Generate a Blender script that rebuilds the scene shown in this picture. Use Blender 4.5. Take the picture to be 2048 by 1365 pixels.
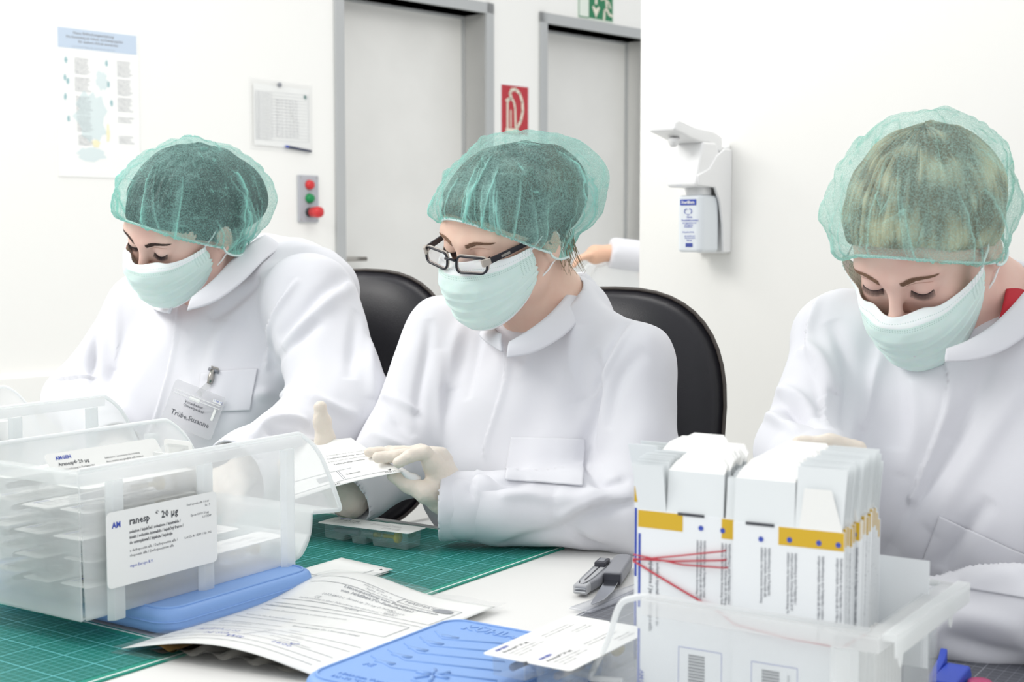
import bpy, bmesh, math, random
import numpy as np
from mathutils import Vector, Matrix
from mathutils.bvhtree import BVHTree
SC = bpy.context.scene
for o in list(bpy.data.objects): bpy.data.objects.remove(o)
# ------------------------------------------------------------ camera
FPX, HOR, CAMZ = 2800.0, 475.0, 1.19
TH = math.atan((682.5 - HOR) / FPX)
cd = bpy.data.cameras.new('camera'); cam = bpy.data.objects.new('camera', cd); SC.collection.objects.link(cam)
cam.location = (0, 0, CAMZ); cam.rotation_euler = (math.pi/2 - TH, 0, 0)
cd.sensor_width = 36; cd.lens = FPX/2048*36; cd.clip_start = 0.05
cd.dof.use_dof = True; cd.dof.focus_distance = 1.93; cd.dof.aperture_fstop = 8.0
SC.camera = cam
# ------------------------------------------------------------ light
wd = bpy.data.worlds.new('world'); SC.world = wd; wd.use_nodes = True
wd.node_tree.nodes['Background'].inputs[0].default_value = (0.96, 0.98, 1.0, 1)
wd.node_tree.nodes['Background'].inputs[1].default_value = 0.93
SC.view_settings.view_transform = 'Standard'; SC.view_settings.look = 'None'
SC.view_settings.exposure = 0.07; SC.view_settings.gamma = 1.0
def area(name, loc, target, size, sy, power, col=(1, 1, 1)):
    l = bpy.data.lights.new(name, 'AREA'); l.shape = 'RECTANGLE'; l.size = size; l.size_y = sy; l.energy = power; l.color = col
    o = bpy.data.objects.new(name, l); SC.collection.objects.link(o); o.location = loc
    o.rotation_euler = (Vector(target) - Vector(loc)).to_track_quat('-Z', 'Y').to_euler(); return o
area('ceiling_panel_light', (-1.9, 1.9, 2.7), (-0.1, 1.95, 0.9), 1.3, 1.0, 34, (1, 0.985, 0.95))
area('ceiling_panel_light', (0.5, 3.4, 2.9), (0.1, 3.6, 0.8), 1.4, 1.4, 22, (1, 0.985, 0.95))
area('ceiling_panel_light', (-2.2, 3.9, 2.9), (-1.9, 4.4, 0.8), 1.4, 1.4, 24, (1, 0.985, 0.95))
# ------------------------------------------------------------ geometry helpers
Cc = np.array([0, 0, CAMZ]); Fv = np.array([0, math.cos(TH), -math.sin(TH)]); Uv = np.array([0, math.sin(TH), math.cos(TH)])
def ray(x, y): return Fv + (x-1024)/FPX*np.array([1., 0, 0]) + (682.5-y)/FPX*Uv
def P(x, y, d): r = ray(x, y); return Cc + r*d/r[1]              # point at ground distance d
def T(x, y, z=0.75): r = ray(x, y); return Cc + r*(z-CAMZ)/r[2]  # point at height z
A = np.array([-0.834, 0.552, 0.]); B = np.array([0.552, 0.834, 0.]); Z = np.array([0, 0, 1.])
def hexc(h, a=1):
    v = [int(h[i:i+2], 16)/255 for i in (0, 2, 4)]
    return tuple(((c/12.92) if c <= .04045 else ((c+.055)/1.055)**2.4) for c in v) + (a,)
def V3(p): return Vector((float(p[0]), float(p[1]), float(p[2])))
# ------------------------------------------------------------ tagging
def tag(o, label=None, cat=None, group=None, kind=None):
    if label: o['label'] = label
    if cat: o['category'] = cat
    if group: o['group'] = group
    if kind: o['kind'] = kind
    return o
def thing(name, loc, label, cat, group=None, mat=None):
    o = bpy.data.objects.new(name, None); o.empty_display_size = .02; SC.collection.objects.link(o)
    o.matrix_world = mat if mat is not None else Matrix.Translation(V3(loc))
    return tag(o, label, cat, group)
def link(name, me, m=None, parent=None, world=True, label=None):
    ms = m if isinstance(m, (list, tuple)) else ([m] if m else [])
    if not me.materials:
        for x in ms: me.materials.append(x)
    o = bpy.data.objects.new(name, me); SC.collection.objects.link(o)
    if parent is not None:
        o.parent = parent
        if world: o.matrix_parent_inverse = wm(parent).inverted()
    if label: o['label'] = label
    return o
def wm(o):
    if o.parent is None: return o.matrix_basis.copy()
    return wm(o.parent) @ o.matrix_parent_inverse @ o.matrix_basis
def copytree(o, parent=None):
    c = o.copy(); SC.collection.objects.link(c)
    if parent is not None: c.parent = parent
    for ch in [x for x in bpy.data.objects if x.parent is o]: copytree(ch, c)
    return c
def mesh(name, vs, fs, smooth=True, mi=None):
    me = bpy.data.meshes.new(name); me.from_pydata([tuple(map(float, v)) for v in vs], [], [tuple(int(i) for i in f) for f in fs])
    me.update()
    if smooth: me.polygons.foreach_set('use_smooth', [True]*len(me.polygons))
    if mi is not None: me.polygons.foreach_set('material_index', mi)
    return me
def fastmesh(name, vs, quads, smooth=True):
    me = bpy.data.meshes.new(name); n = len(vs); q = len(quads)
    me.vertices.add(n); me.vertices.foreach_set('co', np.asarray(vs, np.float32).ravel())
    me.loops.add(q*4); me.loops.foreach_set('vertex_index', np.asarray(quads, np.int32).ravel())
    me.polygons.add(q); me.polygons.foreach_set('loop_start', np.arange(q, dtype=np.int32)*4)
    me.update(calc_edges=True); me.validate()
    me.polygons.foreach_set('use_smooth', [smooth]*len(me.polygons)); return me
class MB:
    """collects simple shapes into one mesh"""
    def __init__(s): s.v = []; s.f = []; s.m = []; s.mi = 0
    def add(s, vs, fs):
        n = len(s.v); s.v += [tuple(map(float, v)) for v in vs]; s.f += [tuple(i+n for i in f) for f in fs]; s.m += [s.mi]*len(fs); return s
    def box(s, o, ax, ay, az):
        o, ax, ay, az = map(lambda q: np.asarray(q, float), (o, ax, ay, az))
        vs = [o+i*ax+j*ay+k*az for k in (0, 1) for j in (0, 1) for i in (0, 1)]
        return s.add(vs, [(0, 2, 3, 1), (4, 5, 7, 6), (0, 1, 5, 4), (2, 6, 7, 3), (0, 4, 6, 2), (1, 3, 7, 5)])
    def quad(s, a, b, c, d): return s.add([a, b, c, d], [(0, 1, 2, 3)])
    def tube(s, pts, r, n=10, cap=True):
        pts = [np.asarray(p, float) for p in pts]; k = len(pts); rs = r if hasattr(r, '__len__') else [r]*k
        vs = []; up = None
        for i, p in enumerate(pts):
            t = pts[min(i+1, k-1)] - pts[max(i-1, 0)]; t = t/(np.linalg.norm(t)+1e-12)
            if up is None: up = np.array([0, 0, 1.]) if abs(t[2]) < .9 else np.array([1., 0, 0])
            u = up - t*(up@t); u /= np.linalg.norm(u)+1e-12; w = np.cross(t, u); up = u
            for j in range(n):
                a = 2*math.pi*j/n; vs.append(p + rs[i]*(math.cos(a)*u + math.sin(a)*w))
        fs = [(i*n+j, i*n+(j+1) % n, (i+1)*n+(j+1) % n, (i+1)*n+j) for i in range(k-1) for j in range(n)]
        if cap: fs += [tuple(range(n))[::-1], tuple((k-1)*n+j for j in range(n))]
        return s.add(vs, fs)
    def lathe(s, o, ax, prof, n=24):
        """prof: (along, radius) list"""
        o = np.asarray(o, float); ax = np.asarray(ax, float); ax /= np.linalg.norm(ax)
        u = np.cross(ax, [0, 0, 1.] if abs(ax[2]) < .9 else [1., 0, 0]); u /= np.linalg.norm(u); w = np.cross(ax, u)
        vs = [o+ax*h+r*(math.cos(2*math.pi*j/n)*u+math.sin(2*math.pi*j/n)*w) for h, r in prof for j in range(n)]
        k = len(prof); fs = [(i*n+j, i*n+(j+1) % n, (i+1)*n+(j+1) % n, (i+1)*n+j) for i in range(k-1) for j in range(n)]
        fs += [tuple(range(n))[::-1], tuple((k-1)*n+j for j in range(n))]
        return s.add(vs, fs)
    def prism(s, poly, o, ux, uy, depth):
        """poly in (x,y) of axes ux,uy at o, extruded by vector depth"""
        o, ux, uy, dp = map(lambda q: np.asarray(q, float), (o, ux, uy, depth)); n = len(poly)
        vs = [o+x*ux+y*uy for x, y in poly]; vs += [v+dp for v in vs]
        fs = [tuple(range(n))[::-1], tuple(range(n, 2*n))] + [(i, (i+1) % n, n+(i+1) % n, n+i) for i in range(n)]
        return s.add(vs, fs)
    def build(s, name, m, parent=None, bevel=0, smooth=False, seg=2, label=None, sub=0, solid=0, angle=35):
        me = mesh(name, s.v, s.f, smooth, s.m)
        bm = bmesh.new(); bm.from_mesh(me); bmesh.ops.recalc_face_normals(bm, faces=bm.faces); bm.to_mesh(me); bm.free()
        o = link(name, me, m, parent, label=label)
        if solid:
            md = o.modifiers.new('s', 'SOLIDIFY'); md.thickness = solid; md.offset = 0
        if bevel:
            md = o.modifiers.new('b', 'BEVEL'); md.width = bevel; md.segments = seg; md.limit_method = 'ANGLE'; md.angle_limit = math.radians(angle)
            md.harden_normals = False
            me.polygons.foreach_set('use_smooth', [True]*len(me.polygons))
            w = o.modifiers.new('w', 'WEIGHTED_NORMAL'); w.keep_sharp = True
        if sub:
            md = o.modifiers.new('u', 'SUBSURF'); md.levels = sub; md.render_levels = sub
        return o
def rrect(w, h, r, n=6, cx=0, cy=0):
    pts = []
    for sx, sy, a0 in ((1, 1, 0), (-1, 1, 90), (-1, -1, 180), (1, -1, 270)):
        for i in range(n+1):
            a = math.radians(a0+90*i/n); pts.append((cx+sx*(w/2-r)+r*math.cos(a), cy+sy*(h/2-r)+r*math.sin(a)))
    return pts
_fonts = {}
def text_geo(items, mb, o, ux, uy, off):
    """items: (string, x, y, size[, bold offset]) written on the plane o + x*ux + y*uy, lifted by off"""
    o, ux, uy, off = map(lambda q: np.asarray(q, float), (o, ux, uy, off))
    for it in items:
        s, x, y, sz = it[:4]; sx = it[5] if len(it) > 5 else 1
        cu = bpy.data.curves.new('t', 'FONT'); cu.body = s; cu.size = sz; cu.resolution_u = 1
        if len(it) > 4 and it[4]: cu.offset = it[4]
        ob = bpy.data.objects.new('t', cu); SC.collection.objects.link(ob)
        dg = bpy.context.evaluated_depsgraph_get(); me = bpy.data.meshes.new_from_object(ob.evaluated_get(dg))
        vs = [o + (x+v.co.x*sx)*ux + (y+v.co.y)*uy + off for v in me.vertices]
        mb.add(vs, [tuple(p.vertices) for p in me.polygons])
        bpy.data.objects.remove(ob); bpy.data.curves.remove(cu); bpy.data.meshes.remove(me)
# ------------------------------------------------------------ materials
def nodes(name):
    m = bpy.data.materials.new(name); m.use_nodes = True; nt = m.node_tree; b = nt.nodes['Principled BSDF']; return m, nt, b
def noise_bump(nt, b, scale, strength, detail=4, dist=0.001, coord='Object', stretch=None):
    tc = nt.nodes.new('ShaderNodeTexCoord'); n = nt.nodes.new('ShaderNodeTexNoise'); n.inputs['Scale'].default_value = scale; n.inputs['Detail'].default_value = detail
    if stretch:
        mp = nt.nodes.new('ShaderNodeMapping'); mp.inputs['Scale'].default_value = stretch
        nt.links.new(tc.outputs[coord], mp.inputs[0]); nt.links.new(mp.outputs[0], n.inputs['Vector'])
    else: nt.links.new(tc.outputs[coord], n.inputs['Vector'])
    bp = nt.nodes.new('ShaderNodeBump'); bp.inputs['Strength'].default_value = strength; bp.inputs['Distance'].default_value = dist
    nt.links.new(n.outputs[0], bp.inputs['Height']); nt.links.new(bp.outputs[0], b.inputs['Normal']); return n
def mat(name, col, rough=.5, metal=0, bump=None, spec=.5, vary=None, trans=0, ior=1.45, alpha=1, sss=0, sheen=0, coat=0):
    m, nt, b = nodes(name); c = hexc(col) if isinstance(col, str) else col
    b.inputs['Base Color'].default_value = c; b.inputs['Roughness'].default_value = rough; b.inputs['Metallic'].default_value = metal
    b.inputs['Specular IOR Level'].default_value = spec; b.inputs['Transmission Weight'].default_value = trans; b.inputs['IOR'].default_value = ior
    b.inputs['Alpha'].default_value = alpha; b.inputs['Sheen Weight'].default_value = sheen; b.inputs['Coat Weight'].default_value = coat
    if sss:
        b.inputs['Subsurface Weight'].default_value = sss; b.inputs['Subsurface Radius'].default_value = (.8, .35, .2); b.inputs['Subsurface Scale'].default_value = .006
    if bump: noise_bump(nt, b, *bump)
    if vary:
        sc, c2 = vary; tc = nt.nodes.new('ShaderNodeTexCoord'); n = nt.nodes.new('ShaderNodeTexNoise'); n.inputs['Scale'].default_value = sc; n.inputs['Detail'].default_value = 3
        nt.links.new(tc.outputs['Object'], n.inputs['Vector']); mx = nt.nodes.new('ShaderNodeMix'); mx.data_type = 'RGBA'
        mx.inputs['A'].default_value = c; mx.inputs['B'].default_value = hexc(c2); r = nt.nodes.new('ShaderNodeMapRange')
        r.inputs['From Min'].default_value = .35; r.inputs['From Max'].default_value = .65
        nt.links.new(n.outputs[0], r.inputs[0]); nt.links.new(r.outputs[0], mx.inputs['Factor']); nt.links.new(mx.outputs['Result'], b.inputs['Base Color'])
    return m
def film(name, col, opac, rough=.25, gloss=.08, transl=.5, noise=0):
    """thin frosted or clear sheet plastic: part see-through, part milky, part shiny"""
    m = bpy.data.materials.new(name); m.use_nodes = True; nt = m.node_tree; N = nt.nodes; L = nt.links
    N.remove(N['Principled BSDF']); out = N['Material Output']; c = hexc(col)
    tr = N.new('ShaderNodeBsdfTransparent'); tr.inputs[0].default_value = (1, 1, 1, 1)
    df = N.new('ShaderNodeBsdfDiffuse'); df.inputs[0].default_value = c
    tl = N.new('ShaderNodeBsdfTranslucent'); tl.inputs[0].default_value = c
    gl = N.new('ShaderNodeBsdfGlossy'); gl.inputs['Roughness'].default_value = rough
    a = N.new('ShaderNodeMixShader'); a.inputs[0].default_value = transl; L.new(df.outputs[0], a.inputs[1]); L.new(tl.outputs[0], a.inputs[2])
    b = N.new('ShaderNodeMixShader'); b.inputs[0].default_value = opac; L.new(tr.outputs[0], b.inputs[1]); L.new(a.outputs[0], b.inputs[2])
    if noise:
        tc = N.new('ShaderNodeTexCoord'); n = N.new('ShaderNodeTexNoise'); n.inputs['Scale'].default_value = noise; L.new(tc.outputs['Object'], n.inputs['Vector'])
        r = N.new('ShaderNodeMapRange'); r.inputs['To Min'].default_value = opac*.75; r.inputs['To Max'].default_value = min(1, opac*1.25); L.new(n.outputs[0], r.inputs[0]); L.new(r.outputs[0], b.inputs[0])
    g = N.new('ShaderNodeMixShader'); g.inputs[0].default_value = gloss; L.new(b.outputs[0], g.inputs[1]); L.new(gl.outputs[0], g.inputs[2])
    L.new(g.outputs[0], out.inputs[0]); return m
M = {}
M['wall'] = mat('wall_paint', 'f4f3ef', .75, bump=(160, .12, 3, .0006))
M['floor'] = mat('floor_vinyl', 'd9dad8', .45, vary=(30, 'cfd1d0'))
M['frame'] = mat('door_frame_grey', 'b4b6b6', .5)
M['leaf'] = mat('door_leaf', 'e9e8e4', .55, vary=(4, 'e4e3df'))
M['steel'] = mat('brushed_steel', 'b0aca6', .3, 1)
M['white_pl'] = mat('white_plastic', 'f2f2f2', .3)
M['paper'] = mat('paper', 'f5f5f2', .7)
M['card'] = mat('carton_board', 'f0f3f5', .5)
M['card_in'] = mat('carton_board_inside', 'e9edee', .8)
M['ink'] = mat('printing_ink', '4a4c52', .6)
M['ink_l'] = mat('printing_ink_light', '8d9096', .6)
M['blue_ink'] = mat('blue_ink', '3f55b5', .6)
M['sign_blue'] = mat('poster_blue', 'c4d2e2', .6)
M['poster_green'] = mat('poster_green', 'dbe6e6', .6)
M['red'] = mat('sign_red', 'b8303a', .5)
M['sign_cream'] = mat('sign_cream', 'e9e4d2', .5)
M['green'] = mat('sign_green', '1f7a50', .5)
M['btn_red'] = mat('button_red', 'd0363a', .35)
M['btn_green'] = mat('button_green', '128a4e', .35)
M['panel_grey'] = mat('panel_grey', 'b4b6bc', .5)
M['black'] = mat('black_plastic', '26262a', .4)
M['leather'] = mat('black_leather', '1d1c22', .42, bump=(420, .35, 3, .0006))
M['piping'] = mat('chair_piping', '4a4440', .45)
M['table'] = mat('table_laminate', 'e9e8e5', .42)
M['tleg'] = mat('table_leg_grey', 'a4a6a8', .4)
M['cloth'] = mat('coat_cotton', 'dfdfe4', .88, bump=(1400, .25, 2, .0003), sheen=.1, spec=.2)
M['trouser'] = mat('trouser_cotton', 'e3e4e8', .9)
M['shoe'] = mat('shoe_white', 'dcdcdc', .6)
M['skin'] = mat('skin', 'e8c6b8', .5, bump=(500, .15, 4, .0004), vary=(22, 'e3baad'), sss=.12, spec=.35)
M['skin2'] = mat('skin_warm', 'e8c8b5', .5, bump=(500, .15, 4, .0004), vary=(22, 'e3bdab'), sss=.12, spec=.35)
M['glove'] = mat('latex_glove', 'e6dccf', .42, bump=(90, .35, 4, .003), spec=.4, sss=.1)
M['lens'] = mat('lens_glass', 'ffffff', .02, trans=1, ior=1.02, spec=.6)

M['frame_dk'] = mat('spectacle_dark', '22222a', .25)
M['frame_lt'] = mat('spectacle_cream', 'b5aca3', .35)
M['elastic'] = mat('elastic_band', 'dff2ee', .8)
M['red_shirt'] = mat('red_shirt', 'bf2836', .85, bump=(1500, .3, 2, .0003))
M['navy'] = mat('navy_shirt', '1f2c4e', .85)
M['rubber'] = mat('rubber_band', 'c2424e', .5)
M['yellow_pl'] = mat('plunger_yellow', 'e2c21c', .35)
M['yellow_ink'] = mat('carton_yellow', 'd9b12c', .5)
M['bluepl'] = mat('blue_clip_plastic', '3b55c4', .35)
M['pinkpl'] = mat('pink_plastic', 'c24a78', .4)
M['cool'] = mat('cooler_plastic', '84aae2', .45, bump=(700, .3, 2, .0005), sss=0)
M['cool2'] = mat('cooler_plastic_deep', '1f62b8', .45, bump=(700, .5, 2, .0008))
M['knife'] = mat('cutter_grey', '8f9096', .45)
M['knife_dk'] = mat('cutter_dark', '3c3c44', .4)
M['knife_lt'] = mat('cutter_light_grey', 'b4b5b8', .4)
M['blade'] = mat('blade_steel', 'c9ccd2', .12, 1)
M['bin'] = film('frosted_bin_plastic', 'fcfdfd', .38, .3, .06, .55, noise=7)
M['bin_thin'] = film('frosted_bin_plastic_thin', 'f4f9fb', .17, .3, .05, .55)
M['binrib'] = film('frosted_bin_rim_plastic', 'fbfdfd', .7, .3, .06, .5)
M['clear'] = film('clear_blister_plastic', 'e6eef0', .14, .08, .16, .5)
M['sleeve_pl'] = film('clear_sleeve_plastic', 'f4f6f6', .12, .12, .10, .5)
M['lens_'] = film('spectacle_lens', 'e8d9e6', .10, .03, .10, .3)
M['ruler'] = film('clear_ruler_plastic', 'dcdfe8', .3, .1, .12, .5)
def mat_grid(name, base, line, cell, bold, org, lw=.0004, lwb=.0007, dots=None):
    m, nt, b = nodes(name); N = nt.nodes; L = nt.links; b.inputs['Roughness'].default_value = .5
    tc = N.new('ShaderNodeTexCoord'); sp = N.new('ShaderNodeSeparateXYZ'); L.new(tc.outputs['Object'], sp.inputs[0])
    def ln(ax, period, w):
        a = N.new('ShaderNodeMath'); a.operation = 'PINGPONG'; a.inputs[1].default_value = period/2
        L.new(sp.outputs[ax], a.inputs[0]); c = N.new('ShaderNodeMath'); c.operation = 'LESS_THAN'; c.inputs[1].default_value = w; L.new(a.outputs[0], c.inputs[0]); return c
    def mxn(a, c):
        q = N.new('ShaderNodeMath'); q.operation = 'MAXIMUM'; L.new(a.outputs[0], q.inputs[0]); L.new(c.outputs[0], q.inputs[1]); return q
    thin = mxn(ln(0, cell, lw), ln(1, cell, lw)); bo = mxn(ln(0, bold, lwb), ln(1, bold, lwb))
    h = N.new('ShaderNodeMath'); h.operation = 'MULTIPLY'; h.inputs[1].default_value = .5; L.new(thin.outputs[0], h.inputs[0])
    al = mxn(h, bo); mx = N.new('ShaderNodeMix'); mx.data_type = 'RGBA'; mx.inputs['A'].default_value = hexc(base); mx.inputs['B'].default_value = hexc(line)
    L.new(al.outputs[0], mx.inputs['Factor']); L.new(mx.outputs['Result'], b.inputs['Base Color'])
    n = N.new('ShaderNodeTexNoise'); n.inputs['Scale'].default_value = 1500; L.new(tc.outputs['Object'], n.inputs['Vector'])
    bp = N.new('ShaderNodeBump'); bp.inputs['Strength'].default_value = .3; bp.inputs['Distance'].default_value = .0004; L.new(n.outputs[0], bp.inputs['Height']); L.new(bp.outputs[0], b.inputs['Normal'])
    return m
M['mat_green'] = mat_grid('green_cutting_mat', '0c7468', '67bcc0', .01, .05, 0, .0005, .0008)
M['mat_grey'] = mat_grid('grey_cutting_mat', '55575f', '8d9098', .01, .05, 0, .0004, .0006)
M['mat_edge'] = mat('cutting_mat_border', '1f907c', .5)
# ------------------------------------------------------------ setting
W0 = np.array([-.64, 5.36, 0]); WW = np.array([.688, .725, 0]); WN = np.array([.725, -.688, 0])
def wl(t, n, z): return W0 + t*WW + n*WN + np.array([0, 0, z])
def wbox(mb, t0, t1, n0, n1, z0, z1): mb.box(wl(t0, n0, z0), (t1-t0)*WW, (n1-n0)*WN, (0, 0, z1-z0))
mb = MB(); zt = 3.0
wbox(mb, -7, 0, -.16, 0, 0, zt); wbox(mb, .765, 1.145, -.16, 0, 0, zt); wbox(mb, 1.861, 4.5, -.16, 0, 0, zt)
wbox(mb, 0, .765, -.16, 0, 2.12, zt); wbox(mb, 1.145, 1.861, -.16, 0, 2.12, zt)
tag(mb.build('wall_left', M['wall']), kind='structure')
mb = MB(); mb.box((-8, -3, -.1), (14, 0, 0), (0, 14, 0), (0, 0, .1)); tag(mb.build('floor', M['floor']), kind='structure')
R0 = np.array([.312, 3.434, 0]); RV = np.array([.725, -.688, 0]); RN = np.array([-.688, -.725, 0])
def rl(s, n, z): return R0 + s*RV + n*RN + np.array([0, 0, z])
mb = MB(); mb.box(rl(0, 0, 0), 5*RV, -.16*RN, (0, 0, zt)); tag(mb.build('wall_right', M['wall']), kind='structure')
def door(name, t0, t1, handle_left):
    d = bpy.data.objects.new(name, None); SC.collection.objects.link(d); d.location = V3(wl((t0+t1)/2, 0, 0)); tag(d, kind='structure')
    mb = MB(); f = .045
    wbox(mb, t0-f, t0, -.13, .012, 0, 2.165); wbox(mb, t1, t1+f, -.13, .012, 0, 2.165); wbox(mb, t0-f, t1+f, -.13, .012, 2.12, 2.165)
    wbox(mb, t0, t0+.012, -.16, -.115, 0, 2.108); wbox(mb, t1-.012, t1, -.16, -.115, 0, 2.108); wbox(mb, t0, t1, -.16, -.115, 2.108, 2.12)
    mb.build('door_frame', M['frame'], d, bevel=.002)
    mb = MB(); wbox(mb, t0+.012, t1-.012, -.16, -.125, .005, 2.108); lf = mb.build('door_leaf', M['leaf'], d, bevel=.001)
    ht = t0+.055 if handle_left else t1-.055; hd_ = 1 if handle_left else -1
    mb = MB(); p = wl(ht, -.125, 1.105)
    mb.lathe(p, WN, [(0, .018), (.008, .018), (.009, .010), (.045, .010)], 20)
    mb.tube([wl(ht, -.08, 1.105), wl(ht+.02*hd_, -.078, 1.105), wl(ht+.12*hd_, -.078, 1.105)], [.010, .010, .009], 12)
    mb.build('door_handle', M['steel'], d, smooth=True)
door('door_1', 0, .765, True); door('door_2', 1.145, 1.861, False)
mb = MB(); wbox(mb, -6, -.5, 0, .03, .66, .752); wbox(mb, -6, -.5, 0, .022, .645, .66); tag(mb.build('trim_1', M['wall'], bevel=.003), kind='structure')
mb = MB(); wbox(mb, -7, -.045, 0, .012, 0, .07); tag(mb.build('baseboard_left', M['white_pl']), kind='structure')
mb = MB(); mb.box(rl(0, 0, 0), 5*RV, .012*RN, (0, 0, .07)); tag(mb.build('baseboard_right', M['white_pl']), kind='structure')
# ------------------------------------------------------------ things on the walls
random.seed(4)
def wthing(name, t, z, label, cat): return thing(name, wl(t, 0, z), label, cat)
# poster
M['poster_teal'] = mat('poster_teal', '9fc0c4', .6)
po = wthing('wall_poster', -1.03, 1.39, 'tall faint instruction poster with pale blue title bar behind the leftmost woman', 'poster')
mb = MB(); wbox(mb, -1.178, -.882, .0005, .003, 1.385, 1.872); mb.build('sheet', M['paper'], po)
mb = MB(); wbox(mb, -1.172, -.888, .003, .0036, 1.795, 1.858); mb.build('title_bar', M['sign_blue'], po)
def blob(mb, cx, cz, w, h, seed, n0=.003):
    rnd = random.Random(seed); n = 22; pts = [(cx+w*(1+.25*rnd.uniform(-1, 1))*math.cos(2*math.pi*i/n), cz+h*(1+.2*rnd.uniform(-1, 1))*math.sin(2*math.pi*i/n)) for i in range(n)]
    mb.prism(pts, wl(0, n0, 0), WW, Z, .0004*WN)
for a_ in ((-1.06, 1.58, .055, .085, 1), (-1.02, 1.70, .022, .03, 2), (-1.06, 1.46, .05, .022, 3)): mb = MB(); blob(mb, *a_); mb.build('picture', M['poster_green'], po)
mb = MB()
def wtext(mb, items, n): text_geo(items, mb, wl(0, n, 0), WW, Z, 0*WN)
wtext(mb, [('Neue Erfrischungsanleitung', -1.118, 1.841, .0115, .0004, 1.15), ('Die Anwendung am Schutz- und Reinigungsplatz', -1.143, 1.828, .0105, .0004, 1.0),
           ('fur saubere Arbeit anwenden', -1.10, 1.815, .0105, .0004, 1.15), ('nach Vorschrift, Hygieneplan und Anweisung, siehe unten', -1.123, 1.8, .006, 0, 1.1)], .0037)
W1 = ['Hinweis zur', 'Anwendung der', 'Hygiene in dem', 'Arbeitsraum und', 'bei der Arbeit', 'mit Material', 'sowie Schutz', 'und Reinigung', 'der Flaechen']
def para(mb, x, z, n, sz=.0062, dz=.0066, nn=.0034):
    for i in range(n): wtext(mb, [(W1[(i*5+n) % 9] + ' ' + W1[(i*3+1) % 9][:5], x, z-i*dz, sz, .0001, .95)], nn)
for i, (x, z, n) in enumerate([(-1.115, 1.762, 8), (-1.115, 1.70, 7), (-1.112, 1.64, 9), (-1.11, 1.578, 8), (-1.107, 1.515, 5), (-.962, 1.765, 8), (-.962, 1.705, 8), (-.962, 1.645, 7), (-.962, 1.582, 3), (-.96, 1.52, 4)]):
    para(mb, x, z, n)
mb.build('printing', M['ink_l'], po)
mb = MB()
for x, z in [(-1.145, 1.757), (-1.0, 1.758), (-.995, 1.69), (-1.15, 1.7), (-1.14, 1.69), (-.985, 1.63), (-1.15, 1.64), (-1.14, 1.57)]:
    mb = MB(); blob(mb, x, z, .005, .010, int(z*1000)); mb.build('icon', M['poster_teal'], po)
M['poster_yellow'] = mat('poster_yellow', 'f2ecc8', .6)
for a_ in ((-1.045, 1.495, .014, .012, 11, .0035), (-1.0, 1.53, .006, .03, 12, .0035)): mb = MB(); blob(mb, *a_); mb.build('icon', M['poster_yellow'], po)
# notice in plastic sleeve
no = wthing('notice_sleeve', -.29, 1.5, 'wrinkled clear plastic pocket with a printed sheet pinned up left of the first door', 'notice')
def wgrid(name, t0, t1, z0, z1, f, nx, nz, m, par, solid=0, skew=0):
    vs = []; fs = []
    for j in range(nz+1):
        for i in range(nx+1):
            u, v = i/nx, j/nz; vs.append(wl(t0+(t1-t0)*u, f(u, v), z0+(z1-z0)*v+skew*(1-u)))
    for j in range(nz):
        for i in range(nx): a = j*(nx+1)+i; fs.append((a, a+1, a+nx+2, a+nx+1))
    o = link(name, mesh(name, vs, fs), m, par)
    if solid: md = o.modifiers.new('s', 'SOLIDIFY'); md.thickness = solid
    return o
def wr(u, v):
    s = .0
    for k, (cu, cv, a, w, l) in enumerate([(.38, .8, .3, .02, .25), (.5, .75, .35, .02, .22), (.62, .65, .5, .025, .2), (.7, .45, .3, .03, .15), (.3, .45, .1, .03, .3), (.25, .25, .2, .03, .1), (.45, .2, -.2, .03, .1), (.85, .6, .1, .02, .2)]):
        x = (u-cu)+a*(v-cv); y = v-cv; s += .006*math.exp(-(x/w)**2-(y/l)**2)
    return .006+s
wgrid('sheet', -.418, -.165, 1.515, 1.735, lambda u, v: .004, 1, 1, M['paper'], no, skew=.006)
wgrid('plastic_pocket', -.436, -.152, 1.497, 1.752, wr, 70, 60, M['sleeve_pl'], no, skew=.008)
mb = MB()
for i in range(15): wtext(mb, [('%d' % (i+1), -.408, 1.705-.0115*i, .008, 0), ('Herr Frau Dienst', -.398, 1.705-.0115*i, .0075, 0)], .0045)
for i in range(13): wtext(mb, [('x  - Plan %d ok   neu  am %d.%d  bei' % (i*7 % 9, i+3, i % 9+1), -.335, 1.685-.0108*i, .009, 0)], .0045)
for i in range(16): wbox(mb, -.41, -.17, .0043, .0046, 1.713-.0115*i, 1.7136-.0115*i)
for x in (-.41, -.398, -.34, -.17): wbox(mb, x, x+.0007, .0043, .0046, 1.54, 1.714)
mb.build('printing', M['ink_l'], no)
mb = MB(); blob(mb, -.185, 1.706, .007, .008, 4); mb.v = [tuple(np.array(v)+.002*WN) for v in mb.v]; mb.build('emblem', mat('emblem_green', '5f8580', .5), no)
mb = MB(); mb.lathe(wl(-.305, .0, 1.742), WN, [(0, .004), (.008, .004), (.010, .009), (.013, .008)], 14); mb.build('pin', M['ink_l'], no, smooth=True)
pn = wthing('marker_pen', -.245, 1.506, 'dark blue marker pen tucked into the bottom of the wall notice pocket', 'pen')
mb = MB(); mb.tube([wl(-.27, .012, 1.520), wl(-.165, .012, 1.508)], .0045, 12); mb.build('barrel', mat('pen_navy', '2c3652', .4), pn, smooth=True)
mb = MB(); mb.tube([wl(-.282, .012, 1.5215), wl(-.27, .012, 1.520)], [.0035, .005], 12); mb.build('cap', M['blue_ink'], pn, smooth=True)
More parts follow.
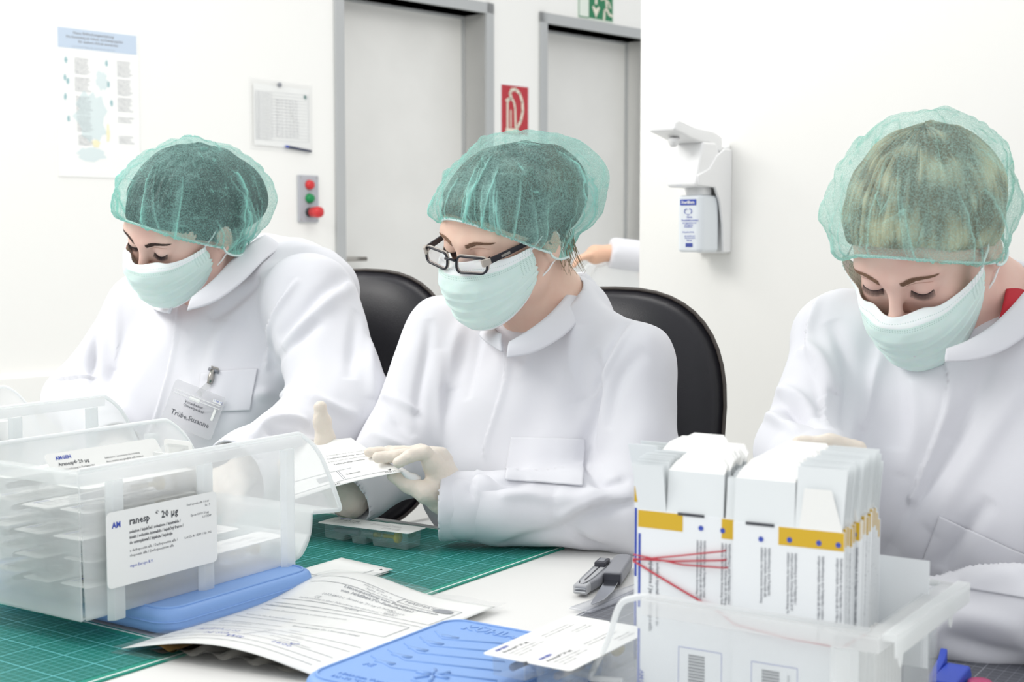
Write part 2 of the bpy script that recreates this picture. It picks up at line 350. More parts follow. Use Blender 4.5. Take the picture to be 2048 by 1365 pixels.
# push button panel
pb = wthing('push_button_panel', -.178, 1.246, 'grey plate with red, green and mushroom push buttons left of the first door', 'switch')
mb = MB(); wbox(mb, -.224, -.131, 0, .012, 1.246, 1.42); mb.build('plate', M['panel_grey'], pb, bevel=.003)
for t, z in ((-.215, 1.255), (-.215, 1.411), (-.14, 1.255), (-.14, 1.411)): mb = MB(); mb.lathe(wl(t, .012, z), WN, [(0, .003), (.0015, .003)], 10); mb.build('screw', M['steel'], pb)
for z, m, lab in ((1.384, 'btn_red', 'small red button'), (1.334, 'btn_green', 'green button')):
    mb = MB(); mb.lathe(wl(-.177, .012, z), WN, [(0, .0185), (.004, .0185), (.008, .0165), (.016, .015), (.018, .010)], 24); mb.build('button', M[m], pb, smooth=True, label=lab)
mb = MB(); mb.lathe(wl(-.177, .012, 1.283), WN, [(0, .018), (.012, .018), (.012, .012), (.02, .012)], 24); c = mb.build('button_collar', M['black'], pb, smooth=True)
mb = MB(); mb.lathe(wl(-.177, .03, 1.283), WN, [(0, .019), (.035, .021), (.045, .019), (.05, .012)], 24); mb.build('button', M['btn_red'], pb, smooth=True, label='large red mushroom stop button')
# fire hose sign
fs_ = wthing('fire_sign', .945, 1.63, 'red square fire equipment sign with pale hose symbol between the two doors', 'sign')
mb = MB(); wbox(mb, .862, 1.028, 0, .004, 1.63, 1.835); mb.build('plate', M['red'], fs_)
mb = MB(); o_ = wl(.862, .005, 1.63)
def st(pts, w):
    pts = np.array(pts, float)
    for i in range(len(pts)-1):
        d = pts[i+1]-pts[i]; d = d/np.linalg.norm(d); n = np.array([-d[1], d[0]])*w/2; a, b_ = pts[i]-d*w*.3, pts[i+1]+d*w*.3
        mb.prism([tuple(a+n), tuple(b_+n), tuple(b_-n), tuple(a-n)], o_, WW, Z, .0008*WN)
st([(.035, .012), (.035, .135), (.05, .15), (.062, .15), (.075, .135), (.082, .11), (.085, .03)], .010); st([(.03, .014), (.095, .014)], .02); st([(.055, .03), (.055, .1)], .006)
st([(.028, .14), (.05, .152)], .01); st([(.058, .155), (.05, .17), (.06, .187), (.085, .19), (.11, .175), (.128, .14), (.13, .1), (.118, .06), (.1, .035), (.09, .03)], .013)
mb.build('symbol', M['sign_cream'], fs_)
mb = MB(); wbox(mb, .858, 1.032, 0, .003, 1.626, 1.63); wbox(mb, .858, 1.032, 0, .003, 1.835, 1.839); wbox(mb, .858, .862, 0, .003, 1.63, 1.835); wbox(mb, 1.028, 1.032, 0, .003, 1.63, 1.835); mb.build('border', M['white_pl'], fs_)
# emergency exit sign
ex = wthing('exit_sign', 1.48, 2.17, 'green and white emergency exit sign with arrow and running figure above the second door', 'sign')
mb = MB(); wbox(mb, 1.355, 1.605, 0, .003, 2.17, 2.33); mb.build('plate', mat('exit_white', 'e4ebe0', .5), ex)
mb = MB(); wbox(mb, 1.43, 1.597, .003, .0038, 2.177, 2.323)
for a_ in ((1.359, 1.43, 2.174, 2.179), (1.359, 1.43, 2.32, 2.325), (1.359, 1.363, 2.174, 2.325)): wbox(mb, a_[0], a_[1], .003, .0038, a_[2], a_[3])
mb.build('field', M['green'], ex)
mb = MB(); o_ = wl(1.43, .0042, 2.177); st([(.048, .07), (.048, .14)], .016)
mb.prism([(.048, .004), (.022, .05), (.03, .058), (.044, .045), (.052, .045), (.066, .058), (.074, .05)], o_, WW, Z, .0008*WN)
st([(.105, .004), (.108, .04), (.125, .055), (.12, .09)], .013); st([(.125, .055), (.14, .03), (.16, .025)], .012); st([(.12, .09), (.1, .1), (.085, .09)], .01); st([(.122, .092), (.14, .08), (.15, .06)], .009)
mb.prism([(.128+.012*math.cos(a*math.pi/8), .118+.012*math.sin(a*math.pi/8)) for a in range(16)], o_, WW, Z, .0008*WN)
mb.build('symbol', M['sign_cream'], ex)
# soap dispenser on the right wall
ds = thing('disinfectant_dispenser', rl(.225, 0, 1.15), 'white wall-mounted disinfectant dispenser with long lever on the right-hand wall', 'dispenser')
SX = .225
def dp(s, n, z): return rl(SX+s, n, z)
mb = MB(); mb.prism([(0, 1.153), (.022, 1.153), (.022, 1.30), (.03, 1.375), (.02, 1.40), (0, 1.405)], dp(-.042, 0, 0), RN, Z, .084*RV); mb.build('back_plate', M['white_pl'], ds, bevel=.006, seg=3)
for s in (-.045, .037):   # side cheeks sweeping forward to the lever
    mb = MB(); mb.prism([(.0, 1.155), (.03, 1.155), (.034, 1.22), (.045, 1.27), (.065, 1.303), (.128, 1.306), (.13, 1.33), (.088, 1.345), (.06, 1.375), (.03, 1.392), (.0, 1.392)], dp(s, 0, 0), RN, Z, .008*RV)
    mb.build('side_cheek', M['white_pl'], ds, bevel=.003)
mb = MB(); mb.prism([(.03, 1.303), (.134, 1.303), (.136, 1.312), (.115, 1.38), (.105, 1.405), (.055, 1.405), (.03, 1.36)], dp(-.04, 0, 0), RN, Z, .08*RV); mb.build('pump_housing', M['white_pl'], ds, bevel=.006, seg=3)
mb = MB(); mb.prism([(.025, 1.375), (.025, 1.42), (.06, 1.432), (.13, 1.437), (.19, 1.45), (.205, 1.446), (.21, 1.425), (.19, 1.421), (.15, 1.41), (.11, 1.403), (.08, 1.403), (.05, 1.39)], dp(-.036, 0, 0), RN, Z, .072*RV); mb.build('lever', M['white_pl'], ds, bevel=.006, seg=3)
mb = MB(); mb.lathe(dp(0, .165, 1.412), -Z, [(0, .014), (.01, .012), (.02, .006)], 14); mb.build('nozzle', M['white_pl'], ds, smooth=True)
bt = MB(); bt.prism(rrect(.07, .078, .016, 6, 0, .068), dp(0, 0, 1.156), RV, RN, (0, 0, .13)); btl = bt.build('bottle', mat('bottle_plastic', 'e8edf1', .35), ds, bevel=.008, seg=3)
bt = MB(); bt.prism(rrect(.05, .05, .014, 6, 0, .068), dp(0, 0, 1.285), RV, RN, (0, 0, .02)); bt.build('bottle_neck', M['white_pl'], btl, bevel=.004)
mb = MB(); o_ = dp(-.034, .1077, 1.156)
mb.mi = 0; mb.prism([(.012, .107), (.056, .107), (.056, .12), (.012, .12)], o_, RV, Z, .0006*RN)
for i, (s, x, z, q) in enumerate([('Hände', .03, .078, .006), ('Desinfektionsmittel', .016, .071, .006), ('zur hygienischen und', .019, .0655, .0045), ('chirurgischen', .024, .061, .0045), ('Desinfektion', .0235, .0565, .0045), ('flüssig, gebrauchsfertig', .019, .045, .0035), ('gut einreiben und', .025, .036, .004), ('antrocknen lassen', .0255, .0315, .004), ('500 ml', .031, .0255, .005)]):
    text_geo([(s, x, z, q, .0001)], mb, o_, RV, Z, .0006*RN)
for i in range(9): mb.prism([(.028+i*.0022, .012), (.0292+i*.0022, .012), (.0292+i*.0022, .021), (.028+i*.0022, .021)], o_, RV, Z, .0006*RN)
def arc(cx, cy, r, a0, a1, w):
    for k in range(8):
        a, b_ = math.radians(a0+(a1-a0)*k/8), math.radians(a0+(a1-a0)*(k+1)/8)
        mb.prism([(cx+(r-w)*math.cos(a), cy+(r-w)*math.sin(a)), (cx+r*math.cos(a), cy+r*math.sin(a)), (cx+r*math.cos(b_), cy+r*math.sin(b_)), (cx+(r-w)*math.cos(b_), cy+(r-w)*math.sin(b_))], o_, RV, Z, .0006*RN)
arc(.029, .093, .006, 60, 250, .0015); arc(.039, .093, .006, -70, 120, .0015); arc(.034, .088, .004, 200, 340, .0012)
text_geo([('5.05.12', .02, .151, .005, 0)], mb, o_, RV, Z, .027*RN)
mb.mi = 1; text_geo([('Sterillium', .016, .1105, .0095, .0003)], mb, o_, RV, Z, .0014*RN)
mb.build('label', [M['blue_ink'], M['white_pl']], btl)
# ------------------------------------------------------------ table
E0 = np.array([.158, 1.934, 0])           # point on the table edge where the women sit
def tp(a, b, z=.75): return E0 + a*A + b*B + np.array([0, 0, z])     # a along the edge, b across
tb = thing('work_table', tp(0, -.45, 0), 'long white laminate work table in front of the women', 'table')
mb = MB(); mb.box(tp(-1.0, -.95, .725), 2.9*A, .95*B, (0, 0, .025)); mb.build('tabletop', M['table'], tb, bevel=.002)
for a, b in ((-.93, -.88), (-.93, -.07), (1.83, -.88), (1.83, -.07)):
    mb = MB(); mb.box(tp(a-.02, b-.02, 0), .04*A, .04*B, (0, 0, .725)); mb.build('leg', M['tleg'], tb)
mb = MB()
for a in (-.93, 1.83): mb.box(tp(a-.015, -.88, .67), .03*A, .81*B, (0, 0, .055))
for b in (-.88, -.07): mb.box(tp(-.93, b-.015, .67), 2.76*A, .03*B, (0, 0, .055))
mb.build('apron', M['tleg'], tb)
def cmat(name, corner, da, db, la, lb, m, edge, label):
    """mat lying on the table: corner = right far corner, da along the edge to the left, db towards the camera"""
    c = np.array([corner[0], corner[1], .75]); mw = Matrix(((da[0], db[0], 0, c[0]), (da[1], db[1], 0, c[1]), (0, 0, 1, .7502), (0, 0, 0, 1)))
    t = thing(name, c, label, 'cutting mat', mat=mw)
    mb = MB(); mb.prism(rrect(la, lb, .004, 3, la/2, lb/2), (0, 0, 0), (1, 0, 0), (0, 1, 0), (0, 0, .002)); o = mb.build('mat_border', edge, None); o.parent = t
    mb = MB(); mb.box((.015, .015, .0015), (la-.03, 0, 0), (0, lb-.03, 0), (0, 0, .0008)); o = mb.build('grid_field', m, None); o.parent = t
    mb = MB(); q = .0012
    for x0, y0, x1, y1 in ((.0045, .0045, la-.0045, .0045), (.0045, lb-.0045, la-.0045, lb-.0045), (.0045, .0045, .0045, lb-.0045), (la-.0045, .0045, la-.0045, lb-.0045)):
        mb.box((x0-q, y0-q, .0015), (x1-x0+2*q, 0, 0), (0, y1-y0+2*q, 0), (0, 0, .0008))
    return t, mb
def norm(v): v = np.array(v, float); return v/np.linalg.norm(v)
mwhite = mat('mat_white_line', 'e6efec', .5)
t, mb = cmat('cutting_mat', (.076, 1.956), norm((-.84, .54)), norm((-.577, -.817)), .62, .42, M['mat_green'], M['mat_edge'], 'green gridded cutting mat in front of the middle woman'); o = mb.build('border_line', mwhite, None); o.parent = t
t, mb = cmat('cutting_mat', (-.331, 1.464), norm((-.83, .56)), norm((-.60, -.80)), .60, .32, M['mat_green'], M['mat_edge'], 'green gridded cutting mat in the bottom left corner under the storage bin'); o = mb.build('border_line', mwhite, None); o.parent = t
c3 = np.array([.215, 1.815]); t, mb = cmat('cutting_mat', c3 - .60*A[:2], norm((-.834, .552)), norm((-.535, -.845)), .60, .45, M['mat_grey'], mat('grey_mat_border', '6a6c73', .5), 'dark grey cutting mat under the cutters in front of the rightmost woman'); o = mb.build('border_line', M['panel_grey'], None); o.parent = t
ORD = ['first', 'second', 'third', 'fourth', 'fifth', 'sixth', 'seventh', 'eighth', 'ninth', 'tenth', 'eleventh', 'twelfth', 'thirteenth']
# ------------------------------------------------------------ things on the table
def frame_m(o, ux, uy, uz=Z):
    return Matrix(((ux[0], uy[0], uz[0], o[0]), (ux[1], uy[1], uz[1], o[1]), (ux[2], uy[2], uz[2], o[2]), (0, 0, 0, 1)))
def lchild(ob, t): ob.parent = t; ob.matrix_parent_inverse = Matrix(); return ob
# ---- gel cooler packs
def cooler(o, label, m, L=.25, W=.17, H=.03, front=False):
    t = thing('cooler_pack', o, label, 'cooling pack', 'blue cooler packs', mat=frame_m(o, -A, B))
    mb = MB(); mb.prism(rrect(W, L, .028, 8, W/2, L/2), (0, 0, 0), (1, 0, 0), (0, 1, 0), (0, 0, H))
    lchild(mb.build('body', m, None, bevel=.009, seg=4), t)
    mb = MB(); mb.prism(rrect(W+.0025, L+.0025, .029, 8, W/2, L/2), (0, 0, H*.47), (1, 0, 0), (0, 1, 0), (0, 0, .0018)); lchild(mb.build('seam', m, None, bevel=.0008), t)
    mb = MB(); pts = rrect(W-.018, L-.018, .022, 8, W/2, L/2); pts = [(x, y, H+.0002) for x, y in pts]; mb.tube(pts+[pts[0]], .0016, 8, cap=False)
    if front:
        for k in range(5):
            y = L-.058-.026*k; x1 = .055+.013*k
            mb.tube([(.022, y, H), (.045+.004*k, y-.018, H), (x1+.06, y+.004, H)], .0013, 6)
            mb.box((.035, y-.012, H-.001), (.022, .0, 0), (.0, .006, 0), (0, 0, .0018))
        cx, cy = .108, .072
        for k in range(6):
            a = k*math.pi/3; d = np.array([math.cos(a), math.sin(a), 0]); mb.tube([np.array([cx, cy, H])+d*.003, np.array([cx, cy, H])+d*.018], .0024, 6)
        for k in range(5): mb.tube([(.1, .05-.009*k, H), (.16, .05-.009*k, H)], .001, 6)
    lchild(mb.build('embossing', m, None, smooth=True), t)
    if front:
        for it in [('KÜHL-AKKU', .038, L-.036, .021, .0006, 1.05), ('Nicht zum Verzehr', .03, .028, .008, 0), ('bei -18 °C lagern', .03, .018, .008, 0), ('PE', .032, .062, .011, .0003)]:
          mb = MB(); text_geo([it], mb, (0, 0, H), (1, 0, 0), (0, 1, 0), (0, 0, 0))
          b = mb.build('lettering', m, None); md = b.modifiers.new('s', 'SOLIDIFY'); md.thickness = .0016; md.offset = 0; lchild(b, t)
    return t
cooler(np.array([-.375, 1.50, .753]) + .17*A, 'pale blue gel cooler pack sticking out under the right end of the storage bin', M['cool'], H=.028)
cooler(np.array([-.375, 1.50, .753]) + .375*A, 'blue gel cooler pack peeking out under the bin at the left edge of the picture', M['cool2'], H=.028)
cooler(np.array([-.378, 1.50, .753]) + .80*A + .18*B, 'blue gel cooler pack under the rear storage bin', M['cool2'], H=.028)
cooler(np.array([-.066, 1.487, .752]) - .25*B, 'blue cooler pack with raised lettering at the front edge, under two blister cards', M['cool'], W=.20, H=.03, front=True)
# ---- storage bins
def storage_bin(o, u, w, label, L=.347, W=.24, H=.162, Lb=.32, ribs=(.045, .178, .317), sc=1., group='frosted storage bins', bm_='bin'):
    t = thing('storage_bin', o, label, 'bin', group, mat=frame_m(o, u, w))
    th = .0022; s = sc
    prof = [(0.006, 0), (Lb, 0), (Lb+.025*s, .006*s), (Lb+.042*s, .03*s), (Lb+.046*s, .058*s), (Lb+.095*s, .053*s), (Lb+.097*s, .060*s), (Lb+.07*s, .115*s), (Lb+.05*s, H-.02*s), (L, H-.003), (L-.012, H), (0, H)]
    def crm(pts, n=5):
        out = []
        for i in range(len(pts)-1):
            p0, p1, p2, p3 = [np.array(pts[max(0, min(len(pts)-1, q))]) for q in (i-1, i, i+1, i+2)]
            for k_ in range(n): u_ = k_/n; out.append(tuple(.5*((2*p1)+(p2-p0)*u_+(2*p0-5*p1+4*p2-p3)*u_*u_+(-p0+3*p1-3*p2+p3)*u_**3)))
        return out+[tuple(pts[-1])]
    prof = prof[:1]+crm(prof[1:5])+crm(prof[5:11])+[(L-.02, H), (0, H)]
    for y, nm in ((0, 'side_wall'), (W-th, 'side_wall')):
        mb = MB(); mb.prism(prof, (0, y, 0), (1, 0, 0), (0, 0, 1), (0, th, 0)); lchild(mb.build(nm, M[bm_], None), t)
    mb = MB(); mb.box((0, th, 0), (th, 0, 0), (0, W-2*th, 0), (0, 0, H)); lchild(mb.build('back_wall', M[bm_], None), t)
    mb = MB(); mb.box((th, th, .001), (Lb, 0, 0), (0, W-2*th, 0), (0, 0, th)); mb.prism([(Lb, 0), (Lb+.025*s, .006*s), (Lb+.042*s, .03*s), (Lb+.046*s, .058*s), (Lb+.044*s, .058*s), (Lb+.038*s, .03*s), (Lb+.02*s, .008*s), (Lb, .003)], (0, th, 0), (1, 0, 0), (0, 0, 1), (0, W-2*th, 0)); lchild(mb.build('base', M[bm_], None), t)
    # rim following the top and the hopper front
    path = prof[16:][::-1]
    for y in (-.001, W-.001):
        mb = MB(); mb.tube([(x, y+.001, z) for x, z in path], .003, 8); lchild(mb.build('rim', M['binrib'], None, smooth=True), t)
    mb = MB(); mb.box((-.012, -.012, H-.003), (L, 0, 0), (0, .012, 0), (0, 0, .003)); mb.box((-.012, W, H-.003), (L, 0, 0), (0, .012, 0), (0, 0, .003)); mb.box((-.012, 0, H-.003), (.012, 0, 0), (0, W, 0), (0, 0, .003))
    mb.box((-.012, -.012, H-.014), (L, 0, 0), (0, .0015, 0), (0, 0, .012)); mb.box((-.012, -.012, H-.014), (.0015, 0, 0), (0, W+.024, 0), (0, 0, .012))
    lchild(mb.build('flange', M['bin'], None, bevel=.0008), t)
    mb = MB(); mb.box((Lb+.046*s, 0, .056*s), (.048*s, 0, -.004*s), (0, W, 0), (0, 0, .0022)); lchild(mb.build('front_lip', M[bm_], None, bevel=.0005), t)
    for x in ribs:
        for y in (-.0075, W):
            mb = MB(); mb.prism([(x-.012, 0), (x+.012, 0), (x+.012, .002), (x+.007, .0075), (x-.007, .0075), (x-.012, .002)], (0, y if y > 0 else 0, -.006), (1, 0, 0), (0, 1 if y > 0 else -1, 0), (0, 0, H-.01)); lchild(mb.build('rib', M['binrib'], None, bevel=.001), t)
    return t
OB = np.array([-.456, 1.46, .782])
BN = storage_bin(OB, B, A, 'large frosted open-front storage bin full of blister packs, with a white label')
storage_bin(OB + .54*A + .148*B, B, A, 'frosted storage bin behind the large labelled one, at the left edge')
# label stuck on the near bin
lab = MB(); lb = MB()
def bl(x, z, n=0): return OB + B*x - A*(.0085+n) + Z*z
lab.prism(rrect(.162, .083, .006, 4, .108, .072), bl(0, 0), B, Z, -.0006*A)
lo = lab.build('label', M['paper'], BN, label='white printed label')
lb.mi = 0
text_geo([('ranesp', .058, .096, .0115, .0002, .95), ('®', .0955, .1005, .0075, 0), ('20 µg', .104, .096, .0115, .0002, .95), ('solution / injekční / soluzione / injektable /', .058, .0865, .0048, .0001, .9), ('iniekt / solución iniettabile / injekčný frasco /', .058, .0805, .0048, .0001, .9),
          ('do wstrzykiwań / injekcia / injekcije', .058, .0745, .0048, .0001, .9), ('a darbepoetin alfa / Darbepoetina alfa /', .058, .066, .0044, 0), ('rbepoetin alfa / Darbepoetinum alfa', .058, .0605, .0044, 0),
          ('Darbepoetin alfa 1.0 ml', .142, .103, .0036, 0), ('5x / 5', .170, .0985, .0036, 0), ('Eprex 0/0/10 20 µg', .148, .090, .0036, 0), ('LOT/EXP', .166, .0855, .0036, 0), ('Lot/Ch.-B. / EXP. / Nr. 002', .138, .066, .0038, 0)], lb, bl(0, 0), B, Z, -.0010*A)
lb.mi = 1; text_geo([('AM', .0345, .096, .009, .0003, .9), ('mgen Europe B.V.', .058, .049, .0046, 0)], lb, bl(0, 0), B, Z, -.0010*A)
lb.build('printing', [M['ink'], M['blue_ink']], lo)
# ---- blister packs
CARD_T = [('Aranesp® 20 µg', .012, .030, .0062, .0001), ('Injektionslösung in Fertigspritze', .012, .024, .0036, 0), ('solution injectable / injekční roztok', .012, .019, .0036, 0), ('darbepoetin alfa', .012, .014, .0036, 0), ('Subkutane / intravenöse Anwendung', .075, .030, .0034, 0), ('Arzneimittel unzugänglich aufbewahren', .075, .025, .0034, 0), ('verwendbar bis / EXP', .105, .014, .0034, 0), ('Ch.-B. / Lot 104 5582', .105, .009, .0034, 0)]
def blister(mw, label, cardz=.025, L=.158, W=.047, text=CARD_T, group=None, flip=False):
    t = thing('blister_pack', (0, 0, 0), label, 'blister pack', group, mat=mw)
    mb = MB(); mb.prism(rrect(L, W, .005, 4, L/2, W/2), (0, 0, cardz), (1, 0, 0), (0, 1, 0), (0, 0, .0006)); c = lchild(mb.build('backing_card', M['paper'], None), t)
    mb = MB(); mb.mi = 0; text_geo(text, mb, (0, 0, cardz+.0009), (1, 0, 0), (0, 1, 0), (0, 0, 0)); mb.mi = 1
    text_geo([('AMGEN', .132, .036, .0055, .0002) if flip else ('AMGEN', .012, .038, .006, .0002)], mb, (0, 0, cardz+.0009), (1, 0, 0), (0, 1, 0), (0, 0, 0)); lchild(mb.build('printing', [M['ink'], M['blue_ink']], None), c)
    # clear tray hanging from the card, with stepped pockets
    mb = MB(); z0 = cardz; prof = [(.008, z0), (.010, z0-.021), (.042, z0-.0235), (.046, z0-.014), (.056, z0-.014), (.058, z0-.0245), (.080, z0-.0245), (.082, z0-.015), (.092, z0-.015), (.094, z0-.0245), (.113, z0-.0245), (.116, z0-.0245), (L-.008, z0-.0245), (L-.005, z0)]
    mb.prism(prof, (0, .006, 0), (1, 0, 0), (0, 0, 1), (0, W-.012, 0)); lchild(mb.build('clear_tray', M['clear'], None, bevel=.001), t)
    zc = z0-.0125; y = W/2
    s = MB(); s.lathe((.058, y, zc), (1, 0, 0), [(0, .0028), (.003, .0042), (.042, .0042), (.042, .0075), (.044, .0075)], 14); sy = lchild(s.build('syringe', M['clear'], None, smooth=True), t)
    s = MB(); s.lathe((.014, y, zc), (1, 0, 0), [(0, .0028), (.002, .0035), (.03, .0042), (.036, .005), (.044, .005)], 14); lchild(s.build('needle_cap', M['knife'], None, smooth=True), sy)
    s = MB(); s.lathe((.088, y, zc), (1, 0, 0), [(0, .003), (.032, .003), (.034, .0085), (.0385, .0085)], 16); s.tube([(.084, y, zc), (.090, y, zc)], .0038, 12); lchild(s.build('plunger', M['yellow_pl'], None, smooth=True), sy)
    return t
p0 = np.array([-.2817, 1.997, .7535]); ux = norm((.874, -.485, 0)); uy = np.array([-ux[1], ux[0], 0])
blister(frame_m(p0, ux, uy), 'syringe blister pack lying on the green mat below the middle woman\'s hand')
p0 = np.array([.0114, 1.2286, .7835]); blister(frame_m(p0, B, A), 'left blister card with yellow plunger lying on the front blue cooler pack', .0265)
p0 = p0 - .0475*A; blister(frame_m(p0, B, A), 'right blister card on the front blue cooler pack, beside the carton bin', .0265)
# packs heaped in the near bin
rnd = random.Random(5); k = 0
proto = None
for col, (x0, y0, n) in enumerate([(.02, .012, 5), (.015, .075, 5), (.02, .14, 5), (.19, .02, 1), (.19, .10, 1)]):
    for i in range(n):
        o = OB + B*(x0+rnd.uniform(-.008, .008)) + A*(y0+rnd.uniform(0, .006)) + Z*(.004+.0272*i)
        a = rnd.uniform(-.03, .03); u = B*math.cos(a)+A*math.sin(a); w = -B*math.sin(a)+A*math.cos(a)
        lab_ = ['white topped blister pack in the stack along the near side of the labelled bin', 'white topped blister pack in the middle stack of the labelled bin', 'white topped blister pack in the stack along the far side of the labelled bin', 'blister pack lying near the open front of the labelled bin, close side', 'blister pack lying near the open front of the labelled bin, far side'][col]
        if i == n-1 and n > 1: lab_ = ['topmost blister pack along the near side of the labelled bin', 'topmost blister pack in the middle of the labelled bin, plunger showing', 'topmost blister pack along the far side of the labelled bin'][col]
        if 0 < n-1 and i < n-1: lab_ = '%s blister pack from the bottom in the %s stack of the labelled bin' % (ORD[i], ('near side', 'middle', 'far side')[col])
        mw = frame_m(o, u, w)
        if i == n-1 and col == 1: # tipped up on its long edge
            mw = frame_m(o + Z*.004, u, norm(w*.6+Z*.8)*1., norm(Z*.6-w*.8))
        if proto is None: proto = blister(mw, lab_, group='blister packs heaped in the labelled bin')
        else: c = copytree(proto); c.matrix_world = mw; c['label'] = lab_
O2 = OB + .54*A + .148*B
for i in range(5):
    c = copytree(proto); c.matrix_world = frame_m(O2 + B*.03 + A*.02 + Z*(.004+.0272*i), B, A); c['label'] = 'white blister pack in the rear storage bin, %s from the bottom of its stack' % ORD[i]; c['group'] = 'blister packs in the rear bin'
# the two cards leaning between bin wall and stack
c = copytree(proto); c.matrix_world = frame_m(OB + B*.182 + A*.02 + Z*.010, norm(-B*.18+Z), A, norm(B+Z*.18)); c['label'] = 'blister pack standing on end against the labelled bin stack'
# ---- leaflet on the mat
def leaflet(name, label, cat, c4, text, n=14, hf=None, m='paper', blue=None, th=.0004, items2=None):
    """sheet through four corners (near-left, near-right, far-right, far-left)"""
    c4 = [np.array(c, float) for c in c4]; t = thing(name, c4[0], label, cat)
    def S(u, v): return (1-u)*(1-v)*c4[0]+u*(1-v)*c4[1]+u*v*c4[2]+(1-u)*v*c4[3] + (hf(u, v) if hf else 0)*Z
    vs = [S(i/n, j/n) for j in range(n+1) for i in range(n+1)]; fs = [(j*(n+1)+i, j*(n+1)+i+1, (j+1)*(n+1)+i+1, (j+1)*(n+1)+i) for j in range(n) for i in range(n)]
    o = link('sheet', mesh('sheet', vs, fs), M[m], t); md = o.modifiers.new('s', 'SOLIDIFY'); md.thickness = th
    Wd = np.linalg.norm(c4[1]-c4[0]); Ld = np.linalg.norm(c4[3]-c4[0])
    mb = MB(); mb.mi = 0; text_geo(text, mb, (0, 0, 0), (1, 0, 0), (0, 1, 0), (0, 0, 0)); mb.mi = 1
    if blue: text_geo(blue, mb, (0, 0, 0), (1, 0, 0), (0, 1, 0), (0, 0, 0))
    mb.mi = 2
    for x0, y0, x1, y1 in (items2 or []):
        q = max(2, int(math.hypot(x1-x0, y1-y0)/.02)); w = .0005
        for i in range(q):
            a = np.array([x0+(x1-x0)*i/q, y0+(y1-y0)*i/q, 0]); b_ = np.array([x0+(x1-x0)*(i+1)/q, y0+(y1-y0)*(i+1)/q, 0]); d = norm(b_-a); nn = np.array([-d[1], d[0], 0])*w; mb.quad(a+nn, a-nn, b_-nn, b_+nn)
    up = np.cross(c4[1]-c4[0], c4[3]-c4[0]); up /= np.linalg.norm(up)
    mb.v = [tuple(S(v[0]/Wd, v[1]/Ld) + up*.0007) for v in mb.v]
    link('printing', mesh('printing', mb.v, mb.f, False, mb.m), [M['ink'] if name != 'document_sleeve' else M['ink_l'], M['blue_ink'], M['ink_l']], t); return t, S
q3 = T(790, 1141, .7545)
ltx = [('Zulassungsinhaber: Gebrauchsinformation', .01, .085, .0055, 0), ('Aranesp 20 µg Injektionslösung', .01, .075, .005, 0), ('Packungsbeilage beachten', .01, .02, .005, 0), ('02150', .10, .006, .007, 0), ('Apotheke', .05, .05, .006, .0001), ('PZN', .06, .04, .005, 0)]
leaflet('carton_blank', 'white printed carton sheet lying on the green mat beside the blue cooler pack', 'paper', [q3 - .20*B, q3 - .012*B - .0*A, q3 + .095*A, q3 + .095*A - .20*B], [], 8, th=.0005,
        items2=None)
t, S = leaflet('folded_leaflet', 'printed leaflet partly under the storage bin on the green mat', 'paper', [q3 - .21*B + .002*Z, q3 - .004*B + .002*Z, q3 + .10*A + .01*B + .002*Z, q3 + .10*A - .21*B + .002*Z],
        [('01250    01240', .03, .008, .006, 0), ('Gebrauchsinformation', .02, .05, .006, .0001), ('Zulassungsinhaber', .02, .075, .005, 0), ('verwendbar bis', .03, .085, .005, 0), ('▼', .19, .008, .006, 0)], 10, items2=[(.0, .017, .185, .017), (.0, .033, .12, .033), (.0, .036, .12, .036), (.12, .033, .12, .1)])
